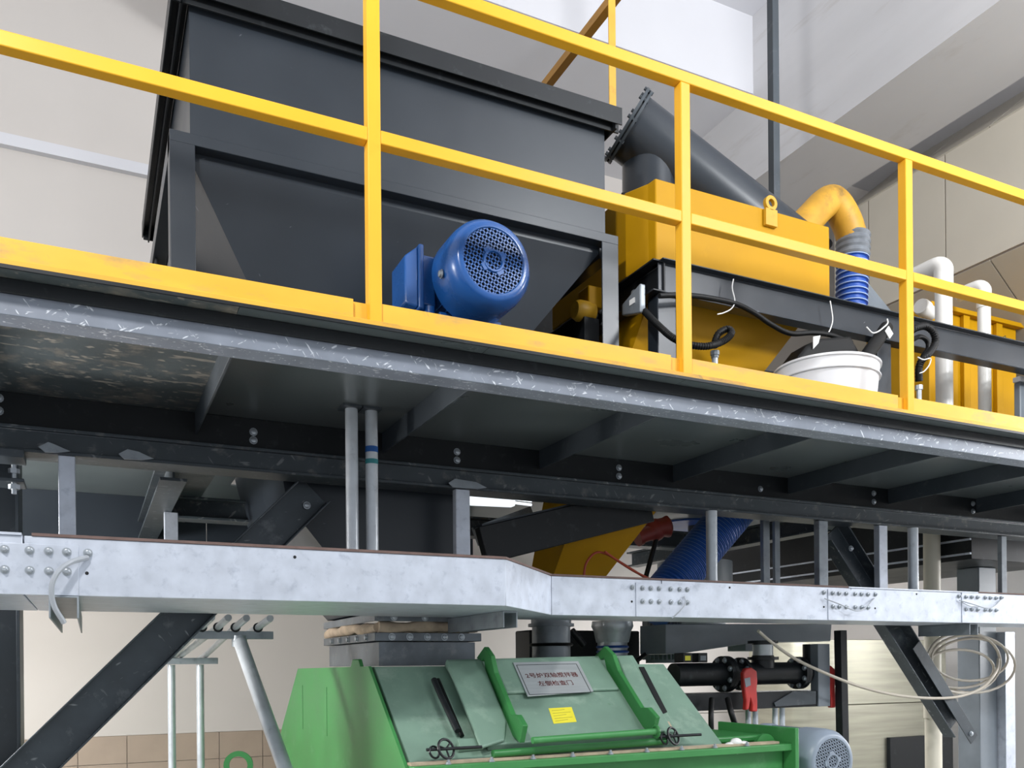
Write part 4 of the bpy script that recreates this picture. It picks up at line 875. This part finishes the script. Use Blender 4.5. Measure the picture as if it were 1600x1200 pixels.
lh = thing('discharge_hose', 'thick blue ribbed hose slanting down below platform', 'hose', at(1060, 900, 4.35), 'blue ribbed hoses')
Pa, Pb = at(1160, 783, 4.0), at(1015, 955, 4.0); n = 160
MB().tube([Pa.lerp(Pb, i / n) for i in range(n + 1)], 0.12, 24, rfun=lambda i: 0.118 if i % 4 < 2 else 0.105).build('hose_body', mat('blue_hose_lower', '#2b5cb0', 0.35, var=0.1), lh)
rb = MB()
for k in range(2, n - 40, 4): rb.torus(Pa.lerp(Pb, (k + 0.5) / n), Pb - Pa, 0.1175, 0.0022, 26, 5)
r_ = rb.build('wire_rib', mat('rib_blue', '#5d83c4', 0.4), lh); r_['kind'] = 'stuff'
tk = thing('round_vessel', 'grey round vessel with blue band behind hose coupling', 'vessel', at(1070, 850, 4.9))
c = at(1085, 850, 5.0)
MB().lathe((c.x, 5.0, 1.75), (0, 0, 1), [(0, 0.18), (0.32, 0.26), (0.555, 0.26)], 28).build('vessel_body', 'hull_grey', tk)
MB().lathe((c.x, 5.0, at(1085, 822, 5.0).z), (0, 0, 1), [(0, 0.262), (0.0, 0.275), (0.05, 0.275), (0.05, 0.262)], 28).build('band', 'blue_hose', tk)
MB().cyl((c.x + 0.02, 5.0, 2.30), (c.x + 0.02, 5.0, 2.574), 0.06, n=12).build('neck', 'dark_steel', tk)

# ================================================================ BEHIND AND RIGHT OF THE MIXER
bh = thing('banded_hose', 'short hose with blue bands and foil wrap behind mixer', 'hose', at(958, 1030, 4.25))
c = at(957, 1010, 4.25)
MB().cyl((c.x, 4.25, 1.597), (c.x, 4.25, 1.72), 0.085, n=24).build('hose_body', 'galv_pipe', bh)
for k in range(4): MB().torus((c.x, 4.25, 1.61 + 0.028 * k), (0, 0, 1), 0.087, 0.007, 28, 8).build('blue_band', 'blue_hose', bh)
MB().lathe((c.x, 4.25, 1.72), (0, 0, 1), [(0, 0.092), (0.03, 0.10), (0.06, 0.105), (0.09, 0.12), (0.12, 0.115)], 24).build('foil_wrap', 'galv_pipe', bh)
fm = thing('finned_motor', 'grey vertical finned motor half hidden under trunking behind mixer', 'motor', at(1035, 1030, 4.3))
c = at(1035, 1005, 4.35)
MB().cyl((c.x, 4.35, 1.60), (c.x, 4.35, 1.90), 0.10, n=24).build('body', 'hull_grey', fm)
fn = MB()
for k in range(28):
    a = 2 * math.pi * k / 28; fn.box(c.x + 0.11 * math.cos(a) - 0.003, c.x + 0.11 * math.cos(a) + 0.003, 4.35 + 0.11 * math.sin(a) - 0.012, 4.35 + 0.11 * math.sin(a) + 0.012, 1.62, 1.88)
f_ = fn.build('fin', 'hull_grey', fm); f_['kind'] = 'stuff'
cable('black_rod', [(995, 1032), (1030, 1008), (1066, 990)], 4.15, 0.013, 'black rod slanting across grey finned motor', 'rod')
db = thing('dark_gearbox', 'black gearbox block behind the mixer cover', 'gearbox', at(900, 1030, 4.5))
a, b = at(828, 1000, 4.55), at(1000, 1000, 4.55)
MB().box(a.x, b.x, 4.55, 4.75, 1.59, 1.80).build('casing', 'black_steel', db, bevel=0.01)
MB().cyl(at(893, 985, 4.2), at(912, 1008, 4.2), 0.02, n=12).build('lever', 'black_steel', db)

tg = thing('conveyor_trough', 'grey steel conveyor trough hanging under trunking right of mixer', 'trough', (3.4, 4.1, 1.68))
MB().poly([at(1040, 975, 3.95), at(1300, 975, 3.95), at(1298, 1002, 3.95), at(1180, 1004, 3.95), at(1060, 1022, 3.95), at(1040, 1022, 3.95)], (0, 0.25, 0)).build('trough_body', 'hull_grey', tg, bevel=0.005)
MB().box(at(1172, 1000, 3.94).x, at(1212, 1000, 3.94).x, 3.98, 4.14, 1.665, 1.74).build('outlet_box', 'hull_grey', tg, bevel=0.004)

# flanged black pipe run with butterfly valves
Yp = 3.78
pr_ = thing('flanged_pipe', 'black flanged pipe run with valves right of mixer', 'pipe', (3.1, Yp, 1.4))
c0 = at(1040, 1056, Yp); zc = at(1150, 1053, Yp).z
xl, xr = at(1052, 1053, Yp).x, at(1262, 1053, Yp).x
MB().cyl((xl, Yp, zc), (xr, Yp, zc), 0.062, n=24).build('pipe', 'black_steel', pr_)
def flange(px, R, w_):
    x = at(px, 1053, Yp).x
    f0 = MB().lathe((x - w_, Yp, zc), (1, 0, 0), [(0, 0.06), (0, R), (w_ * 0.9, R), (w_ * 0.95, R * 0.99), (w_ * 1.05, R * 0.99), (w_ * 1.1, R), (2 * w_, R), (2 * w_, 0.06)], 32).build('flange', 'black_steel', pr_)
    for k in range(8):
        a = 2 * math.pi * k / 8 + 0.4; piece('flange_bolt', RIVET, (x - w_ - 0.001, Yp + R * 0.82 * math.cos(a), zc + R * 0.82 * math.sin(a)), f0, (0, 0, -math.pi / 2))
for px, R, w_ in ((1132, 0.098, 0.022), (1157, 0.09, 0.012), (1247, 0.092, 0.02)): flange(px, R, w_)
x = at(1192, 1030, Yp).x
MB().lathe((x, Yp, zc), (0, 0, 1), [(0.03, 0.062), (0.075, 0.062), (0.076, 0.085), (0.092, 0.085), (0.093, 0.06), (0.10, 0.06)], 24).lathe((x, Yp, zc), (0, 0, 1), [(0.16, 0.06), (0.165, 0.06), (0.166, 0.082), (0.182, 0.082), (0.183, 0.05)], 24).build('branch', 'black_steel', pr_)
MB().cyl((x, Yp, zc + 0.10), (x, Yp, zc + 0.16), 0.056, n=24).build('steel_sleeve', 'stainless', pr_)
MB().cyl((at(1268, 1000, Yp).x, Yp, zc + 0.04), (at(1268, 1000, Yp).x, Yp, 1.70), 0.05, n=18).build('riser', 'black_steel', pr_)
for k, (px, m_) in enumerate(((1071, 'sticker'), (1095, 'hull_grey'))):
    xx = at(px, 1033, Yp - 0.03).x; MB().box(xx - 0.03, xx + 0.03, Yp - 0.05, Yp + 0.03, zc + 0.064, zc + 0.115).build('position_switch', 'black_steel', pr_, bevel=0.004)
    MB().box(xx - 0.018, xx + 0.018, Yp - 0.0515, Yp - 0.0505, zc + 0.075, zc + 0.10).build('label_face', m_, pr_)
for (px0, px1, Y_, y0_, y1_, lab) in ((1162, 1184, 3.62, 1043, 1112, 'red butterfly valve lever hanging in front of black pipe'), (1288, 1306, 3.7, 1040, 1106, 'red valve lever behind black vertical bar')):
    t = thing('valve_lever', lab, 'lever', at(px0, y1_, Y_), 'red valve levers')
    w_ = px1 - px0
    MB().poly([at(px0 + w_ * q, y0_ + (y1_ - y0_) * v, Y_) for q, v in ((0.0, 0.12), (0.2, 0.02), (0.6, 0.0), (0.95, 0.08), (1.0, 0.3), (0.95, 0.5), (1.0, 0.75), (1.0, 1.0), (0.6, 1.0), (0.62, 0.85), (0.5, 0.72), (0.4, 0.95), (0.15, 0.97), (0.2, 0.75), (0.05, 0.45))], (0, 0.03, 0)).build('lever_body', 'red', t, bevel=0.006)
    MB().poly([at(px0 + w_ * q, y0_ + (y1_ - y0_) * v, Y_ - 0.0015) for q, v in ((0.05, 0.25), (0.45, 0.22), (0.5, 0.4), (0.15, 0.45))], (0, -0.001, 0)).build('maker_label', 'hull_grey', t)
sb2 = thing('pipe_stand', 'black steel stand carrying the flanged pipe run', 'stand', (3.1, 3.8, 0))
za, zb_ = at(1150, 1082, 3.74).z, at(1150, 1108, 3.74).z
xl2, xr2 = at(1058, 1095, 3.74).x, at(1287, 1095, 3.74).x
MB().box(xl2, xr2, 3.70, 3.86, zb_, za).build('beam', 'black_steel', sb2, bevel=0.003)
MB().box(xr2 - 0.09, xr2, 3.69, 3.75, zb_, 1.70).build('upright', 'hull_grey', sb2, bevel=0.003)
MB().poly([at(1210, 1098, 3.69), at(1240, 1080, 3.69), at(1275, 1080, 3.69), at(1275, 1100, 3.69), at(1212, 1104, 3.69)], (0, 0.008, 0)).build('gusset', 'dark_steel', sb2)
for px in (1169, 1180, 1211, 1222):
    xx = at(px, 1120, 3.78).x; MB().cyl((xx, 3.78, 0), (xx, 3.78, zb_ - 0.001), 0.016, n=12).build('leg', 'galv_pipe', sb2)
cable('black_hose', [(1112, 1092, 3.66), (1111, 1120, 3.6), (1112, 1160, 3.6)], 3.6, 0.014, 'straight black hose dropping behind mixer right end', 'hose', group='black hoses')
cable('black_hose', [(1137, 1092, 3.66), (1143, 1115, 3.6), (1153, 1145, 3.6), (1160, 1165, 3.6)], 3.6, 0.016, 'curved black hose dropping beside red valve lever', 'hose', group='black hoses')
vb_ = tag(MB().bar(at(1313, 985, 3.66), at(1318, 1230, 3.66), 0.05, 0.05, up=(0, 1, 0)).build('vertical_bar', 'black_steel', bevel=0.003), 'black vertical bar left of clad tank', 'bar')
p = at(1302, 1190, 3.0)
m2 = motor('gear_motor', 'grey electric motor with round fan grille at bottom edge', (p.x, 3.0, p.z), 0.150, 0.42, 'grey_motor', None, rot=0.2)
MB().box(p.x - 0.13, p.x + 0.13, 3.12, 3.4, 0, p.z - 0.13).build('pedestal', 'black_steel', m2, bevel=0.004)
tag(MB().box(at(1110, 1150, 3.5).x, at(1250, 1150, 3.5).x, 3.5, 3.6, 1.0, at(1180, 1146, 3.5).z).box(at(1110, 1150, 3.5).x, at(1110, 1150, 3.5).x + 0.06, 3.5, 3.6, 0, 1.0).build('machine_rail', 'black_steel', bevel=0.003), 'black rail behind mixer flange and grey motor', 'rail')

# clad tank, hatch, vertical pipes
tn = thing('clad_tank', 'tank clad in olive-tinted metal sheet behind right brace', 'tank', (6, 5.6, 0))
xa = at(1250, 1050, 5.3).x
pts = [(xa, 5.9), (xa, 5.42), (xa + 0.04, 5.34), (xa + 0.12, 5.3), (xa + 1.5, 5.3), (xa + 1.85, 5.42), (xa + 1.95, 5.6), (xa + 1.95, 5.9)]
zs = [0.0, 0.62, 1.24, 1.78]
for z0, z1 in zip(zs, zs[1:]):
    MB().loft([[V(x, y, z0 + 0.004) for x, y in pts], [V(x, y, z1) for x, y in pts]]).build('clad_sheet', 'clad_metal', tn, bevel=0.004)
ha = at(1388, 1150, 5.28); hb = at(1486, 1150, 5.28)
MB().box(ha.x, hb.x, 5.26, 5.299, 0.4, at(1430, 1150, 5.28).z).build('hatch', 'black_steel', tn, bevel=0.004)
cp = thing('riser_pipe', 'cream plastic riser pipe behind trunking and right brace', 'pipe', (4.9, 3.95, 0))
xx = at(1458, 1100, 3.95).x
MB().cyl((xx, 3.95, 0), (xx, 3.95, 2.574), 0.052, n=24).build('pipe', 'pvc_cream', cp)
MB().lathe((xx, 3.95, at(1458, 1122, 3.95).z), (0, 0, 1), [(0, 0.0525), (0, 0.058), (0.1, 0.058), (0.1, 0.0525)], 24).build('socket', 'pvc_cream', cp)

# coil of cable and loose cable
cc_ = thing('cable_coil', 'coil of beige cable hanging in front of right column', 'cable coil', at(1500, 1060, 3.75))
for k, (px, py, rx_, ry_) in enumerate(((1505, 1035, 58, 48), (1515, 1028, 60, 42), (1498, 1045, 55, 30), (1520, 1040, 66, 50))):
    P = []
    for i in range(33):
        a = 2 * math.pi * i / 32; P.append(at(px + rx_ * math.cos(a), py + ry_ * math.sin(a) * (0.85 if k % 2 else 1), 3.72 + 0.02 * k + 0.02 * math.sin(a)))
    MB().tube(P, 0.0085, 8).build('cable_turn', 'cable_beige', cc_)
cable('loose_cable', [(1185, 986, 3.45), (1205, 1003, 3.5), (1240, 1028), (1290, 1052), (1345, 1073), (1400, 1086), (1455, 1091), (1500, 1088), (1535, 1074), (1556, 1050), (1560, 1030, 3.7)], 3.55, 0.0085, 'beige cable sagging from trunking to the coil', 'cable', 'cable_beige')

# dark box duct seen through the gap on the right
dd_ = thing('box_duct', 'black box duct running back behind right column', 'duct', (5.4, 5, 2.2))
MB().box(5.02, 6.0, 3.72, 6.2, 2.24, 2.573).build('duct_body', 'black_steel', dd_, bevel=0.003)
for z in (2.27, 2.36): MB().box(5.005, 5.019, 3.72, 6.2, z, z + 0.012).build('edge_strip', 'galv', dd_)
hz = thing('handrail_pipe', 'white horizontal pipe right of the right column', 'pipe', at(1580, 880, 4.3))
MB().cyl(at(1552, 885, 4.4), at(1640, 880, 4.4), 0.028, n=14).build('pipe', 'pvc', hz)
MB().cyl(at(1552, 834, 4.4), at(1640, 834, 4.4), 0.018, n=12).build('upper_pipe', 'galv', hz)

# ================================================================ CONDUIT RACK LOWER LEFT
rk = thing('conduit_rack', 'rack of parallel galvanised conduits on two strut rails', 'rack', (0.5, 4.4, 1.6))
Y1_, Y2_ = 4.05, 5.2
def strut(pxa, pxb, py, Y, h):
    a, b = at(pxa, py, Y), at(pxb, py, Y); z = at((pxa + pxb) / 2, py, Y).z
    MB().prof([(-0.02, -h), (0.02, -h), (0.02, 0), (0.008, 0), (0.008, -0.006), (0.014, -0.006), (0.014, -h + 0.004), (-0.014, -h + 0.004), (-0.014, -0.006), (-0.008, -0.006), (-0.008, 0), (-0.02, 0)], (a.x, Y, z), (b.x, Y, z)).build('strut_rail', 'galv_dark', rk, bevel=0.001); return z
z1_ = strut(240, 426, 986, Y1_, 0.035); z2_ = strut(232, 340, 1028, Y2_, 0.035)
for k, (pa, pb) in enumerate(((315, 272), (340, 284), (367, 322), (402, None), (290, 252))):
    xa = at(pa, 985, Y1_).x; z = z1_ + 0.016
    if pb:
        xb = at(pb, 1026, Y2_).x; P = [V(xb - 0.01, Y2_ + 0.25, z2_ - 0.005), V(xb, Y2_, z2_ + 0.016), V(xa, Y1_, z), V(xa + 0.012, 3.80, z + 0.03)]
    else: P = [V(xa, Y1_ + 0.3, z - 0.02), V(xa, Y1_, z), V(xa + 0.012, 3.80, z + 0.03)]
    MB().tube(P, 0.015, 12).build('conduit', 'galv_pipe', rk)
    MB().torus((xa, Y1_ - 0.02, z), (0, 1, 0), 0.018, 0.004, 16, 6).build('pipe_clip', 'black_steel', rk)
for px in (269, 314):
    xx = at(px, 1100, 5.22).x
    tag(MB().cyl((xx, 5.25, 0), (xx, 5.25, z2_ - 0.038), 0.021, n=14).build('conduit', 'galv_pipe'), 'left thin vertical conduit standing under rack' if px < 300 else 'right thin vertical conduit standing under rack', 'conduit', 'vertical conduits under the rack')
a = at(374, 1000, 4.05); b = at(446, 1203, 3.5); d = (b - a); e_ = a + d * ((0.0 - a.z) / d.z)
ps = thing('prop_pipe', 'galvanised prop pipe leaning down left of mixer', 'pipe', e_)
MB().tube([a, e_], 0.03, 18).build('pipe', 'galv_pipe', ps)
MB().cyl(a + V(0, 0, 0.02), a - V(0, 0, 0.03), 0.033, n=16).build('cap', 'galv_dark', ps)
